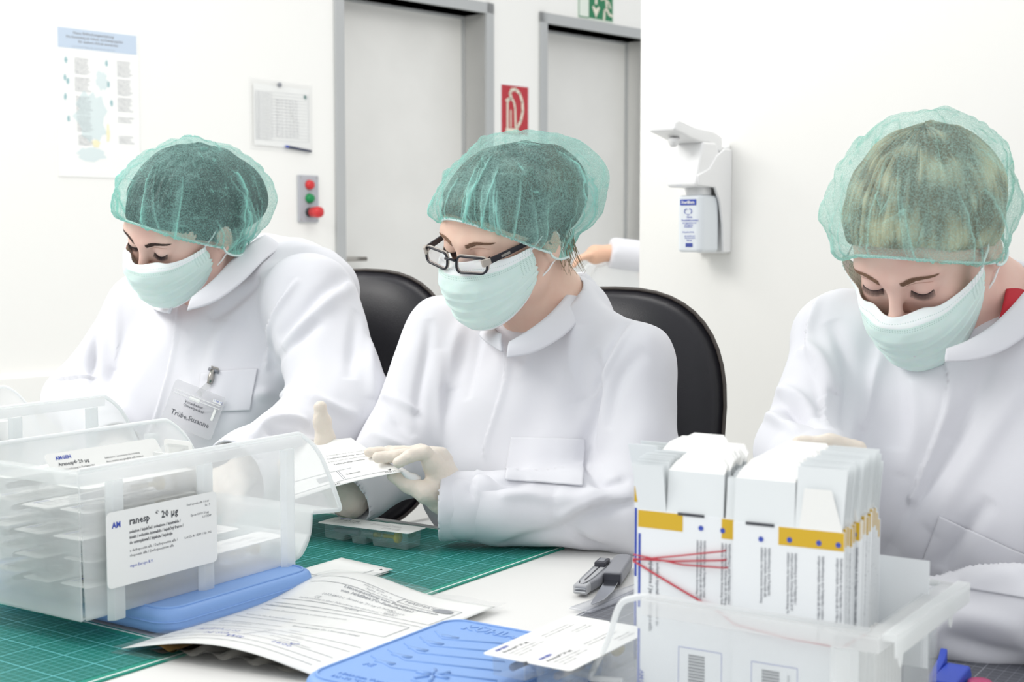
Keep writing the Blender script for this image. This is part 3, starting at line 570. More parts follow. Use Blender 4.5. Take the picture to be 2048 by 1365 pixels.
# ---- plastic pocket with the order form
n1, n2 = np.array([-.412, 1.450, .753]), np.array([-.190, 1.352, .753]); f2, f1 = np.array([-.020, 1.617, .753]), np.array([-.228, 1.742, .753])
def hump(u, v): return .004 + .016*math.sin(math.pi*min(1, max(0, u)))*math.exp(-((v-.05)/.35)**2) + .020*math.exp(-((v-.9)/.22)**2)*math.exp(-((u-.22)/.33)**2) + .0022*math.sin(9*v+3*u)*math.sin(math.pi*u)
sl, S = leaflet('document_sleeve', 'clear plastic sleeve holding a printed order form, lying across the front of the table', 'document', [n1, n2, f2, f1],
    [('Umverpackung von Fertigarzneimitteln', .075, .272, .0085, .0002), ('von HAEMATO-Faltschachtel', .078, .262, .0085, .0002), ('HAEMATO', .150, .290, .0105, 0), ('Seite 1 von 6', .098, .285, .007, 0), ('PF07C 4005', .09, .292, .006, 0),
     ('10334800C', .062, .247, .007, 0), ('CZ', .058, .238, .007, 0), ('Aranesp 20 µg (UNNK)', .098, .248, .007, 0), ('02/2014', .158, .243, .007, 0), ('1603/1', .158, .235, .007, 0), ('324076', .112, .223, .007, 0),
     ('Verabreichung in einer Faltpackung mit mindestens 1 Spritze', .04, .233, .0055, 0), ('Stückzahl/Summe', .02, .205, .0055, 0), ('Bemerkungen (in Umverpackung)', .105, .14, .0065, .0001), ('Kontrolle des Rückstellmusters', .02, .165, .0055, 0), ('Name / Unterschrift', .02, .12, .0055, 0), ('Vorhandene Zusatzmaterial ist vollständig und geprüft', .02, .19, .0055, 0),
     ('Datum', .12, .115, .0055, 0), ('Freigabe', .14, .09, .0055, 0), ('Herstellungsleiter', .13, .07, .0055, 0), ('Produktionsleiter', .15, .06, .0055, 0), ('Uhrzeit', .02, .06, .0055, 0), ('Datum', .02, .035, .0055, 0)], 40,
    lambda u, v: hump(u, v), blue=[('Andrea', .03, .075, .012, 0), ('14.02.', .07, .065, .011, 0), ('M. Sch', .065, .045, .012, 0), ('14:00', .15, .045, .011, 0), ('Wit', .1, .035, .014, 0), ('√', .165, .055, .014, 0)],
    items2=[(.02, .30, .225, .30), (.02, .228, .225, .228), (.02, .215, .225, .215), (.225, .228, .225, .30), (.145, .283, .225, .283), (.145, .283, .145, .30), (.02, .28, .145, .28), (.015, .155, .215, .155), (.015, .205, .215, .205), (.015, .13, .1, .13), (.215, .155, .215, .205), (.015, .055, .22, .055), (.015, .085, .22, .085), (.015, .105, .22, .105), (.11, .055, .11, .105), (.015, .02, .22, .02), (.015, .035, .22, .035)])
mb = MB(); pts = [(.205+.0135*math.cos(a*math.pi/10), .290+.0085*math.sin(a*math.pi/10)) for a in range(20)]
Wd = np.linalg.norm(n2-n1); Ld = np.linalg.norm(f1-n1)
mb.add([tuple(S(x/Wd, y/Ld)+Z*.0008) for x, y in pts], [tuple(range(20))]); mb.build('emblem', M['ink_l'], sl)
nn = 40; vs = []; fs = []
for j in range(nn+1):
    for i in range(nn+1):
        u, v = -.025+1.06*i/nn, -.02+1.06*j/nn; vs.append(S(u, v)+Z*(.0022+.0012*math.sin(23*u+11*v)*math.sin(17*v)))
for j in range(nn):
    for i in range(nn): a = j*(nn+1)+i; fs.append((a, a+1, a+nn+2, a+nn+1))
o = link('clear_sleeve', mesh('clear_sleeve', vs, fs), M['sleeve_pl'], sl)
vs = []; fs = []
for j in range(nn+1):
    for i in range(nn+1):
        u, v = -.03+1.06*i/nn, -.025+1.06*j/nn; p = S(u, v); p = np.array([p[0], p[1], .7535+.0008*math.sin(20*u)**2]); vs.append(p)
for j in range(nn):
    for i in range(nn): a = j*(nn+1)+i; fs.append((a, a+1, a+nn+2, a+nn+1))
link('sleeve_back', mesh('sleeve_back', vs, fs), M['sleeve_pl'], sl)
foil = thing('foil_strip', S(.3, .05), 'crumpled silver and gold foil strip inside the mouth of the document sleeve', 'foil')
def foilpatch(name, u0, u1, m, amp, seed, par):
    vs = []; fs = []; r = random.Random(seed); ph = [r.uniform(0, 6) for _ in range(4)]; q = 44
    for j in range(9):
        for i in range(q+1):
            u = u0+(u1-u0)*i/q; v = .004+.03*j; p = S(u, v); h = (p[2]-.753)
            vs.append(np.array([p[0], p[1], .7545+(h-.003)*(.45+.35*math.sin(40*u+ph[0])*math.sin(7*j+ph[1])*amp)]))
    for j in range(8):
        for i in range(q): a = j*(q+1)+i; fs.append((a, a+1, a+q+2, a+q+1))
    return link(name, mesh(name, vs, fs), m, par)
foilpatch('foil', .12, .93, mat('silver_foil', 'a9a7a4', .25, .9), 1, 2, foil); o = foilpatch('foil', .15, .30, mat('gold_foil', 'b0905a', .3, .9), .8, 5, foil); o['label'] = 'gold foil'; o.location.z += .003
# ---- cutters, ruler
def cutter_retract():
    a, b_ = np.array([.129, 1.823, .753]), np.array([.0835, 1.683, .753]); u = norm(b_-a); L = np.linalg.norm(b_-a); w = np.array([-u[1], u[0], 0]); mw = frame_m(a, u, w)
    t = thing('retractable_cutter', a, 'grey retractable box cutter with dark slider, left of the open knife', 'cutter', mat=mw)
    pl = [(0, -.006), (.01, -.011), (.04, -.0125), (.1, -.0115), (L-.02, -.010), (L-.006, -.006), (L-.004, .004), (L-.02, .009), (.1, .0125), (.05, .0135), (.012, .012), (0, .006)]
    mb = MB(); mb.prism(pl, (0, 0, 0), (1, 0, 0), (0, 1, 0), (0, 0, .013)); lchild(mb.build('handle', M['knife'], None, bevel=.003, seg=3), t)
    mb = MB(); mb.prism([(x*.9+.012, y*.5) for x, y in pl], (0, 0, .0125), (1, 0, 0), (0, 1, 0), (0, 0, .002)); lchild(mb.build('inlay', M['knife_lt'], None, bevel=.0008), t)
    mb = MB(); mb.box((.055, -.0008, .0142), (L-.075, 0, 0), (0, .0016, 0), (0, 0, .0008)); mb.build; lchild(mb.build('slot', M['knife_dk'], None), t)
    mb = MB(); mb.box((.026, -.007, .0145), (.028, 0, 0), (0, .014, 0), (0, 0, .006)); sl_ = lchild(mb.build('slider', M['knife_dk'], None, bevel=.001), t)
    mb = MB(); mb.box((.031, -.004, .0203), (.017, 0, 0), (0, .008, 0), (0, 0, .0009)); lchild(mb.build('slider_pad', M['knife'], None, bevel=.0003), sl_)
    mb = MB(); mb.box((L-.022, -.0105, .0005), (.020, 0, 0), (0, .019, 0), (0, 0, .0125)); lchild(mb.build('nose_cap', M['knife_lt'], None, bevel=.003, seg=3), t)
    mb = MB(); mb.box((L-.004, -.007, .005), (.007, 0, 0), (0, .014, 0), (0, 0, .0012)); mb.box((L-.004, -.007, .0085), (.006, 0, 0), (0, .014, 0), (0, 0, .001)); lchild(mb.build('blade_guard', M['blade'], None), t)
cutter_retract()
def knife():
    a, e, b_ = np.array([.1500, 1.838, .753]), np.array([.1262, 1.737, .753]), np.array([.0955, 1.618, .753]); u = norm(e-a); L = np.linalg.norm(e-a); w = np.array([-u[1], u[0], 0]); mw = frame_m(a, u, w)
    t = thing('utility_knife', a, 'open knife with thick grey handle and bare pointed blade beside the retractable cutter', 'knife', mat=mw)
    mb = MB(); mb.prism([(0, -.006), (.006, -.0115), (.02, -.0125), (L, -.0125), (L, .0125), (.02, .0125), (.006, .0115), (0, .006)], (0, 0, 0), (1, 0, 0), (0, 1, 0), (0, 0, .017)); lchild(mb.build('handle', M['knife'], None, bevel=.004, seg=3), t)
    mb = MB(); mb.box((L-.002, -.011, .001), (.006, 0, .0), (0, .022, 0), (0, 0, .0135)); lchild(mb.build('blade_clamp', M['knife_dk'], None, bevel=.001), t)
    mb = MB(); Lb = np.linalg.norm(b_-e); mb.prism([(L+.002, -.0085), (L+.002, .009), (L+Lb*.45, .010), (L+Lb*.8, .006), (L+Lb, -.004), (L+Lb*.97, -.0065)], (0, 0, .0055), (1, 0, 0), (0, 1, 0), (0, 0, .0012)); lchild(mb.build('blade', M['blade'], None, bevel=.0004), t)
knife()
r0 = T(1163, 1224, .7535); r1 = T(1330, 1163, .7535); u = norm(r1-r0); w = np.array([-u[1], u[0], 0])
t = thing('ruler', r0, 'clear plastic ruler under the two cutters', 'ruler', mat=frame_m(r0, u, w))
mb = MB(); mb.box((0, -.012, 0), (.30, 0, 0), (0, .03, 0), (0, 0, .0022)); lchild(mb.build('body', M['ruler'], None, bevel=.0006), t)
mb = MB(); [mb.box((.004+.001*i, .018-(.006 if i % 10 == 0 else .0035), .0023), (.0002, 0, 0), (0, (.006 if i % 10 == 0 else .0035), 0), (0, 0, .0001)) for i in range(0, 290, 2)]
text_geo([('30', .04+.0, .0, .006, 0), ('TÜV', .125, -.004, .005, 0), ('CE', .10, -.004, .005, 0)], mb, (0, 0, .0024), (1, 0, 0), (0, 1, 0), (0, 0, 0)); lchild(mb.build('graduation', M['ink_l'], None), t)
# ---- carton bin at the right front
K3 = np.array([.290, 1.115, .753])
B3 = storage_bin(K3, A, B, 'frosted storage bin holding the upright folded cartons, at the right front', L=.215, W=.19, H=.118, Lb=.20, ribs=(.02,), sc=.62, bm_='bin_thin')
mb = MB(); mb.box((-.024, -.004, .113), (.012, 0, 0), (0, .21, 0), (0, 0, .006)); mb.box((-.024, -.004, .100), (.0022, 0, 0), (0, .21, 0), (0, 0, .014)); lchild(mb.build('handle_rim', M['binrib'], None, bevel=.001), B3)
for y in (.01, .15):
    mb = MB(); mb.prism([(0, 0), (.022, 0), (.014, -.022), (.011, -.026), (.008, -.022)], (-.018, y, .112), (0, 1, 0), (0, 0, 1), (-.002, 0, 0)); lchild(mb.build('hook_tab', M['binrib'], None, bevel=.0005), B3)
def carton(o, ux, up, label, style=0, group='flat folded cartons in the bin', W=.100, H=.183, parts=True):
    nrm = np.cross(ux, up); nrm = nrm/np.linalg.norm(nrm)        # towards the camera
    t = thing('folded_carton', o, label, 'carton', group, mat=frame_m(o, ux, up, nrm))
    mb = MB(); mb.box((0, 0, -.0022), (W, 0, 0), (0, H, 0), (0, 0, .0022)); lchild(mb.build('panel', M['card'], None, bevel=.0003), t)
    if not parts: return t
    def flap(name, poly, m, tilt, x0, bend=None):
        mb = MB(); ca, sa = math.cos(tilt), math.sin(tilt)
        mb.prism(poly, (x0, H, -.001), (1, 0, 0), (0, ca, -sa), (0, -sa*.0006, -ca*.0006)); b = mb.build(name, m, None, bevel=.0002); return lchild(b, t)
    lid_w = .056; x0 = 0.0 if style == 0 else .028
    flap('lid_flap', [(0, 0), (lid_w, 0), (lid_w-.001, .038), (.0, .038)], M['card_in'], .10, x0)
    mb = MB(); ca, sa = math.cos(1.0), math.sin(1.0); c0, s0 = math.cos(.1), math.sin(.1)
    lp = [(0, 0), (lid_w-.001, 0), (lid_w-.003, .012), (lid_w-.012, .023), (.012, .023), (.002, .012)]
    mb.prism(lp, (x0, H+.038*c0, -.001-.038*s0), (1, 0, 0), (0, ca, -sa), (0, -sa*.0006, -ca*.0006)); lchild(mb.build('tuck_flap', M['paper'], None, bevel=.0002), t)
    if style == 0:
        flap('dust_flap', [(.002, 0), (.040, 0), (.030, .034), (.006, .034)], M['paper'], .02, x0+lid_w+.002)
        flap('inner_flap', [(0, 0), (.042, 0), (.044, .052), (.0, .052)], M['card_in'], .12, x0+lid_w)
    else:
        flap('dust_flap', [(-.002, 0), (.026, 0), (.018, .03), (.0, .03)], M['card_in'], .05, 0)
        flap('inner_flap', [(-.006, .042), (.0, 0), (.028, 0), (.026, .042)], M['card_in'], -.1, 0)
        flap('dust_flap', [(.0, 0), (.012, 0), (.012, .036), (.0, .036)], M['card_in'], .1, .086)
    mb = MB()
    mb.mi = 2
    def R(x0, y0, x1, y1, z=.0003): mb.box((x0, y0, 0), (x1-x0, 0, 0), (0, y1-y0, 0), (0, 0, z))
    if style == 0: R(.042, H-.016, W, H-.0005)
    else: R(0, H-.016, .045, H-.0005); R(.083, H-.018, W, H-.0005)
    mb.mi = 1
    for cx in ((.026, .052, .078, .095) if style == 0 else (.063, .084)):
        mb.prism([(cx+.0024*math.cos(a*math.pi/6), H-(.011 if cx > .03 else .013)+.0024*math.sin(a*math.pi/6)) for a in range(12)], (0, 0, .0002), (1, 0, 0), (0, 1, 0), (0, 0, .0003))
    if style: R(.0005, H-.09, .0028, H-.022); R(.0005, .01, .0028, H-.11)
    bx = .018 if style == 0 else .042
    for a_ in ((bx, .062, bx+.042, .0625), (bx, .018, bx+.0004, .062), (bx+.042, .018, bx+.0424, .062)): R(*a_)
    mb.mi = 0; R((x0+.012), H-.0015, (x0+.038), H+.001, .0006)
    for k in range(26):
        h = (.0006, .0011, .0004, .0016)[(k*7) % 4]; y = .020+k*.0014; R(bx+.010, y, bx+.026, y+h)
    TX = ['Injektionslösung in einer Fertigspritze / solution injectable en', 'seringue préremplie. Darbepoetin alfa 20 Mikrogramm Lösung zur', 'subkutanen oder intravenösen Anwendung. Packungsbeilage', 'beachten. Arzneimittel für Kinder unzugänglich aufbewahren.', 'Im Kühlschrank lagern. Nicht einfrieren.']
    mb.mi = 3
    def col(x, y, lines, l, sz):   # text running downwards
        for i in range(lines):
            s = TX[i % 5][:l]; text_geo([(s, 0, -.003*i*1.15, sz, .0001, .9)], mb, (x, y, .0004), (.0, -1, 0), (1, 0, 0), (0, 0, 0))
    if style == 0:
        col(.033, H-.020, 3, 38, .0031); col(.057, H-.022, 3, 42, .0031); col(.081, H-.022, 2, 60, .0031); col(.1-.003, H-.022, 2, 66, .0031)
        text_geo([('EAN', 0, 0, .004, 0)], mb, (bx+.033, .055, .0004), (0, -1, 0), (1, 0, 0), (0, 0, 0))
    else:
        text_geo([('injektione / jeni / darbepoetin', 0, 0, .0055, .0002)], mb, (.012, H-.045, .0004), (0, -1, 0), (1, 0, 0), (0, 0, 0)); text_geo([('solution injectable / roztwór do', 0, 0, .0045, .0001)], mb, (.019, H-.047, .0004), (0, -1, 0), (1, 0, 0), (0, 0, 0))
        col(.066, H-.022, 3, 48, .0031); col(.090, H-.022, 3, 50, .0031)
        mb.mi = 1; text_geo([('AMGEN', 0, 0, .006, .0002)], mb, (.003, .035, .0004), (0, -1, 0), (1, 0, 0), (0, 0, 0))
    lchild(mb.build('printing', [M['ink'], M['blue_ink'], M['yellow_ink'], M['ink_l']], None), t)
    return t
uxr = -A
oR = np.array([.276, 1.145, .754+.006]) + .1*A; upR = norm(Z + .03*uxr*-1 + .02*B)
protoR = carton(oR, uxr, upR, 'front carton of the right-hand bundle, yellow band and barcode facing out', 0)
oL = np.array([.279, 1.152, .754+.005]) + .197*A; upL = norm(Z - .02*uxr + .02*B)
protoL = carton(oL, uxr, upL, 'front carton of the left-hand bundle, with a blue stripe down its left edge', 1)
rnd = random.Random(3)
for i in range(1, 13):
    c = copytree(protoR); c.matrix_world = frame_m(oR + B*.0042*i + uxr*rnd.uniform(-.001, .003) + Z*(rnd.uniform(0, .004)+.0008*i), uxr, norm(upR + uxr*.004*i), np.cross(uxr, norm(upR))); c['label'] = '%s white folded carton counting back from the front of the right-hand bundle' % ORD[i]
for i in range(1, 11):
    c = copytree(protoL); c.matrix_world = frame_m(oL + B*.0046*i + uxr*rnd.uniform(-.002, .002) + Z*(rnd.uniform(0, .003)+.0006*i), uxr, upL, np.cross(uxr, upL)); c['label'] = '%s white folded carton counting back from the front of the left-hand bundle' % ORD[i]
# rear bundles
for bi, (oo, n, lab_, pr) in enumerate([(np.array([.30, 1.245, .757]) + .215*A, 7, '%s carton from the front in the rear bundle behind the left-hand cartons', protoL), (np.array([.318, 1.222, .757]) + .10*A, 5, '%s carton from the front in the rear bundle behind the right-hand cartons', protoR)]):
    for i in range(n):
        c = copytree(pr); c.matrix_world = frame_m(oo + B*.0052*i + Z*(.006+rnd.uniform(-.006, .006)-.001*i), uxr, Z, np.cross(uxr, Z)); c['label'] = lab_ % ORD[i]; c['group'] = 'rear cartons in the bin'
# rubber band round the front bundles
def P3(o, x, y, z=0): return o + uxr*x + upR*y + z*np.cross(uxr, upR)
rb = MB(); a = P3(oL, -.0012, .135, .001); bR = P3(oR, .1015, .088, .001); mid = P3(oL, .086, .100, .0015); back = [P3(oR, .106, .09, -.052), P3(oR, .02, .10, -.057), P3(oL, .05, .118, -.050), P3(oL, -.001, .133, -.048)]
rb.tube([a, P3(oL, .04, .118, .0012), mid, P3(oR, .004, .093, .0015), P3(oR, .05, .089, .0015), bR] + back + [a + Z*.0005], .0010, 8)
rb.tube([a + Z*.001, P3(oL, .04, .1445, .0012), P3(oL, .088, .155, .0012), P3(oL, .0985, .158, -.01)], .0007, 8); rb.tube([a + Z*.002, P3(oL, .04, .140, .0012), P3(oL, .088, .147, .0012), P3(oL, .0985, .149, -.01)], .0008, 8)
rb.tube([a + Z*.006, P3(oL, .05, .138, .0014), P3(oL, .09, .1405, .0012), P3(oL, .0985, .141, -.01)], .0007, 8)
ob = rb.build('rubber_band', M['rubber'], smooth=True); tag(ob, 'thin red rubber band looped around the upright cartons', 'rubber band')
# leaflets & card at the right side of the bin
rnd = random.Random(8)
for i in range(8):
    mb = MB(); o = K3 + A*(-.001+.0) + B*(.075+.0) + Z*0; x = .004 + .0092*i
    mb.prism(rrect(.0082, .088, .0038, 4, 0, .044), K3 + A*.012 + B*(.05+x) + Z*.004, B, Z, .05*A); o = mb.build('folded_leaflet', M['paper'], bevel=.0006); tag(o, 'tightly folded white leaflet, %s from the near end of the row in the carton bin' % ORD[i], 'leaflet', 'folded leaflets in the carton bin')
mb = MB(); mb.box(K3 + A*.062 + B*.145 + Z*.05, -.066*A, .0008*B, (0, 0, .098)); cd_ = mb.build('index_card', M['card']); tag(cd_, 'blank white card standing behind the folded leaflets in the carton bin', 'card')
mb = MB(); text_geo([('AMGEN', .0, .0, .010, .0002)], mb, K3 + A*.05 + B*.1445 + Z*.108, -Z, -A, (0, 0, 0)); mb.build('printing', M['card_in'], cd_)
# blue clip
c0 = T(1890, 1374, .753); t = thing('plastic_clip', c0, 'blue plastic clip lying on the grey mat at the bottom right', 'clip')
mb = MB(); a_, b_ = c0 + np.array([-.028, -.018, 0]), c0 + np.array([.004, .030, 0]); u = norm(b_-a_)
mb.prism([(0, 0), (.058, 0), (.058, .030), (.050, .022), (0, .004)], a_, u, Z, np.array([.006, -.004, 0])); mb.build('fin', M['bluepl'], t, bevel=.0012)
mb = MB(); mb.prism([(0, 0), (.056, 0), (.060, .008), (.054, .018), (.0, .014)], a_ + np.array([.006, -.004, 0]), u, Z, np.array([.020, -.014, 0])); mb.build('body', M['bluepl'], t, bevel=.003)
mb = MB(); mb.lathe(c0 + np.array([.030, -.012, .0]), Z, [(0, .012), (.008, .012), (.010, .010)], 20); o = mb.build('pull_ring', M['pinkpl'], t, smooth=True); o['label'] = 'pink plastic disc'
# ------------------------------------------------------------ smooth solid modelling on a sparse grid
def rc(a, b, r1, r2=None, k=.01): return ('rc', np.array(a, float), np.array(b, float), r1, r1 if r2 is None else r2, k)
def el(c, r, k=.01, R=None, op='u'): return ('el', np.array(c, float), np.array(r, float), (np.eye(3) if R is None else np.array(R, float)), k, op)
def cutrc(a, b, r1, r2, k=.01): return ('crc', np.array(a, float), np.array(b, float), r1, r2, k)     # ends flat at b
def sub(a, b, r1, r2, k=.003): return ('sub', np.array(a, float), np.array(b, float), r1, r2, k)
def cut(n, p): return ('cut', np.array(n, float), np.array(p, float))
def _rc(X, a, b, r1, r2):
    ab = b-a; L = ab@ab; t = np.clip(((X-a)@ab)/L, 0, 1); d = X-a-t[:, None]*ab
    return np.sqrt(np.einsum('ij,ij->i', d, d)) - (r1+(r2-r1)*t)
def _smin(a, b, k):
    h = np.maximum(k-np.abs(a-b), 0)/k; return np.minimum(a, b)-h*h*k*.25
def sdf(ops, X):
    D = np.full(len(X), 1e3, np.float32)
    for o in ops:
        if o[0] == 'rc': D = _smin(D, _rc(X, o[1], o[2], o[3], o[4]), o[5])
        elif o[0] == 'crc':
            d = _rc(X, o[1], o[2], o[3], o[4]); n = (o[2]-o[1])/np.linalg.norm(o[2]-o[1]); d = np.maximum(d, (X-o[2])@n); D = _smin(D, d, o[5])
        elif o[0] == 'sub':
            d = _rc(X, o[1], o[2], o[3], o[4]); D = -_smin(-D, d, o[5])
        elif o[0] == 'cut': D = np.maximum(D, (X-o[2])@o[1])
        elif o[0] == 'el':
            q = (X-o[1])@o[3].T; k0 = np.linalg.norm(q/o[2], axis=1); k1 = np.linalg.norm(q/(o[2]**2), axis=1)+1e-9; d = k0*(k0-1)/k1
            if o[5] == 'u': D = _smin(D, d, o[4])
            else: D = -_smin(-D, d, o[4])
    return D
def nets(ops, lo, hi, h, blk=12, margin=1.5, smooth=1):
    lo = np.array(lo, float); nb = np.maximum(1, np.ceil((np.array(hi)-lo)/(h*blk)).astype(int)); n = nb*blk
    bc = np.stack(np.meshgrid(*[np.arange(k) for k in nb], indexing='ij'), -1).reshape(-1, 3)
    cen = lo + (bc+.5)*blk*h; dc = sdf(ops, cen); act = np.abs(dc) < blk*h*.87*margin+.01
    V = np.zeros(tuple(n), np.float32); Vb = V.reshape(nb[0], blk, nb[1], blk, nb[2], blk)
    off = np.stack(np.meshgrid(*[np.arange(blk)]*3, indexing='ij'), -1).reshape(-1, 3)
    for s in range(0, len(bc)):
        i, j, k = bc[s]
        if not act[s]: Vb[i, :, j, :, k, :] = dc[s]
    ids = np.nonzero(act)[0]
    for c in range(0, len(ids), 64):
        idc = ids[c:c+64]; X = (lo + ((bc[idc][:, None]*blk + off[None])*h)).reshape(-1, 3); d = sdf(ops, X).reshape(len(idc), blk, blk, blk)
        for q, s in enumerate(idc): i, j, k = bc[s]; Vb[i, :, j, :, k, :] = d[q]
    S = V < 0; c8 = [S[i:n[0]-1+i, j:n[1]-1+j, k:n[2]-1+k] for i in (0, 1) for j in (0, 1) for k in (0, 1)]
    cnt = sum(x.astype(np.int8) for x in c8); ac = (cnt > 0) & (cnt < 8); I = np.argwhere(ac); vid = np.full(ac.shape, -1, np.int64); vid[ac] = np.arange(len(I))
    acc = np.zeros((len(I), 3)); w = np.zeros(len(I))
    cs = [(i, j, k) for i in (0, 1) for j in (0, 1) for k in (0, 1)]; val = {c: V[I[:, 0]+c[0], I[:, 1]+c[1], I[:, 2]+c[2]] for c in cs}
    for c in cs:
        for ax in range(3):
            if c[ax] == 0:
                e = list(c); e[ax] = 1; e = tuple(e); a, b = val[c], val[e]; m = (a < 0) != (b < 0); t = np.where(m, a/(a-b+1e-20), 0)
                p = np.tile(np.array(c, float), (len(I), 1)); p[:, ax] += t; acc[m] += p[m]; w[m] += 1
    vs = lo + (I + acc/w[:, None])*h
    Q = []
    for ax in range(3):
        sl0 = [slice(1, n[q]-1) for q in range(3)]; sl0[ax] = slice(0, n[ax]-1); sl1 = list(sl0); sl1[ax] = slice(1, n[ax])
        a, b = S[tuple(sl0)], S[tuple(sl1)]; m = a != b; J = np.argwhere(m); off0 = np.array([1, 1, 1]); off0[ax] = 0; J = J+off0
        u, v = [q for q in range(3) if q != ax]
        def g(du, dv): K = J.copy(); K[:, u] -= du; K[:, v] -= dv; return vid[K[:, 0], K[:, 1], K[:, 2]]
        q = np.stack([g(1, 1), g(0, 1), g(0, 0), g(1, 0)], 1); flip = a[m] if ax != 1 else ~a[m]
        q[~flip] = q[~flip][:, ::-1]; Q.append(q)
    Q = np.concatenate(Q); Q = Q[(Q >= 0).all(1)]
    if smooth:
        E = np.concatenate([Q[:, [0, 1]], Q[:, [1, 2]], Q[:, [2, 3]], Q[:, [3, 0]]])
        for _ in range(smooth):
            s = np.zeros_like(vs); k = np.zeros(len(vs)); np.add.at(s, E[:, 0], vs[E[:, 1]]); np.add.at(s, E[:, 1], vs[E[:, 0]]); np.add.at(k, E[:, 0], 1); np.add.at(k, E[:, 1], 1)
            vs = vs*.5 + .5*s/np.maximum(k, 1)[:, None]
    return vs, Q
def normals(vs, Q):
    n = np.cross(vs[Q[:, 2]]-vs[Q[:, 0]], vs[Q[:, 3]]-vs[Q[:, 1]]); N = np.zeros_like(vs)
    for i in range(4): np.add.at(N, Q[:, i], n)
    return N/(np.linalg.norm(N, axis=1)[:, None]+1e-12)
def bvh_of(vs, Q): return BVHTree.FromPolygons([Vector(v) for v in vs.tolist()], Q.tolist())
def cast(bv, x, y):
    r = ray(x, y); r = r/np.linalg.norm(r); h = bv.ray_cast(V3(Cc), V3(r)); return (np.array(h[0]), np.array(h[1])) if h[0] is not None else None
def fold(vs, N, bv, pts, w, amp, kind='ridge', taper=True, side=None):
    """a cloth fold along a curve lying on the surface; pts are looked up on the surface itself"""
    P3_ = [];
    dense = []
    for i in range(len(pts)-1):
        for s in range(6): t = s/6; dense.append((pts[i][0]*(1-t)+pts[i+1][0]*t, pts[i][1]*(1-t)+pts[i+1][1]*t))
    dense.append(pts[-1])
    for x, y in dense:
        h = cast(bv, x, y)
        if h is not None: P3_.append(h[0])
    if len(P3_) < 2: return vs
    P3_ = np.array(P3_); 
    for _ in range(10): P3_[1:-1] = .25*P3_[:-2]+.5*P3_[1:-1]+.25*P3_[2:]
    lo, hi = P3_.min(0)-3*w, P3_.max(0)+3*w; idx = np.nonzero(((vs > lo) & (vs < hi)).all(1))[0]
    if len(idx) == 0: return vs
    X = vs[idx]; best = np.full(len(idx), 9.); sg = np.zeros(len(idx)); tt = np.zeros(len(idx)); n = len(P3_)-1
    for i in range(n):
        a, b = P3_[i], P3_[i+1]; ab = b-a; L = ab@ab
        if L < 1e-12: continue
        t = np.clip(((X-a)@ab)/L, 0, 1); d = X-a-t[:, None]*ab; dist = np.linalg.norm(d, axis=1); m = dist < best
        best[m] = dist[m]; tt[m] = (i+t[m])/n; sg[m] = np.sign(np.einsum('ij,ij->i', np.cross(np.tile(ab, (m.sum(), 1)), d[m]), N[idx][m]))
    w = w*.74; amp = amp*1.9; s = best*sg/w; tp_ = np.sin(np.pi*np.clip(tt, 0, 1))**.5 if taper else 1.
    if kind == 'ridge': f = np.exp(-s*s)
    elif kind == 'valley': f = -np.exp(-s*s)
    elif kind == 'step': f = -.35*np.exp(-s*s)+1.35*np.exp(-s*s*.8)/(1+np.exp(-s*5))      # overlap: left side of the direction stands proud
    elif kind == 'roll': f = s*np.exp(-s*s)*1.6
    vs[idx] += N[idx]*(amp*f*tp_)[:, None]; return vs
from mathutils import noise as mnoise
def ripple(vs, N, freq, amp, axis=None, st=1., seed=0.):
    X = vs*freq
    if axis is not None: ax = np.array(axis)/np.linalg.norm(axis); X = X - (X@ax)[:, None]*ax*(1-1/st)
    f = np.array([mnoise.noise(Vector(x)+Vector((seed, seed, seed))) for x in X.tolist()]); return vs + N*(amp*f)[:, None]
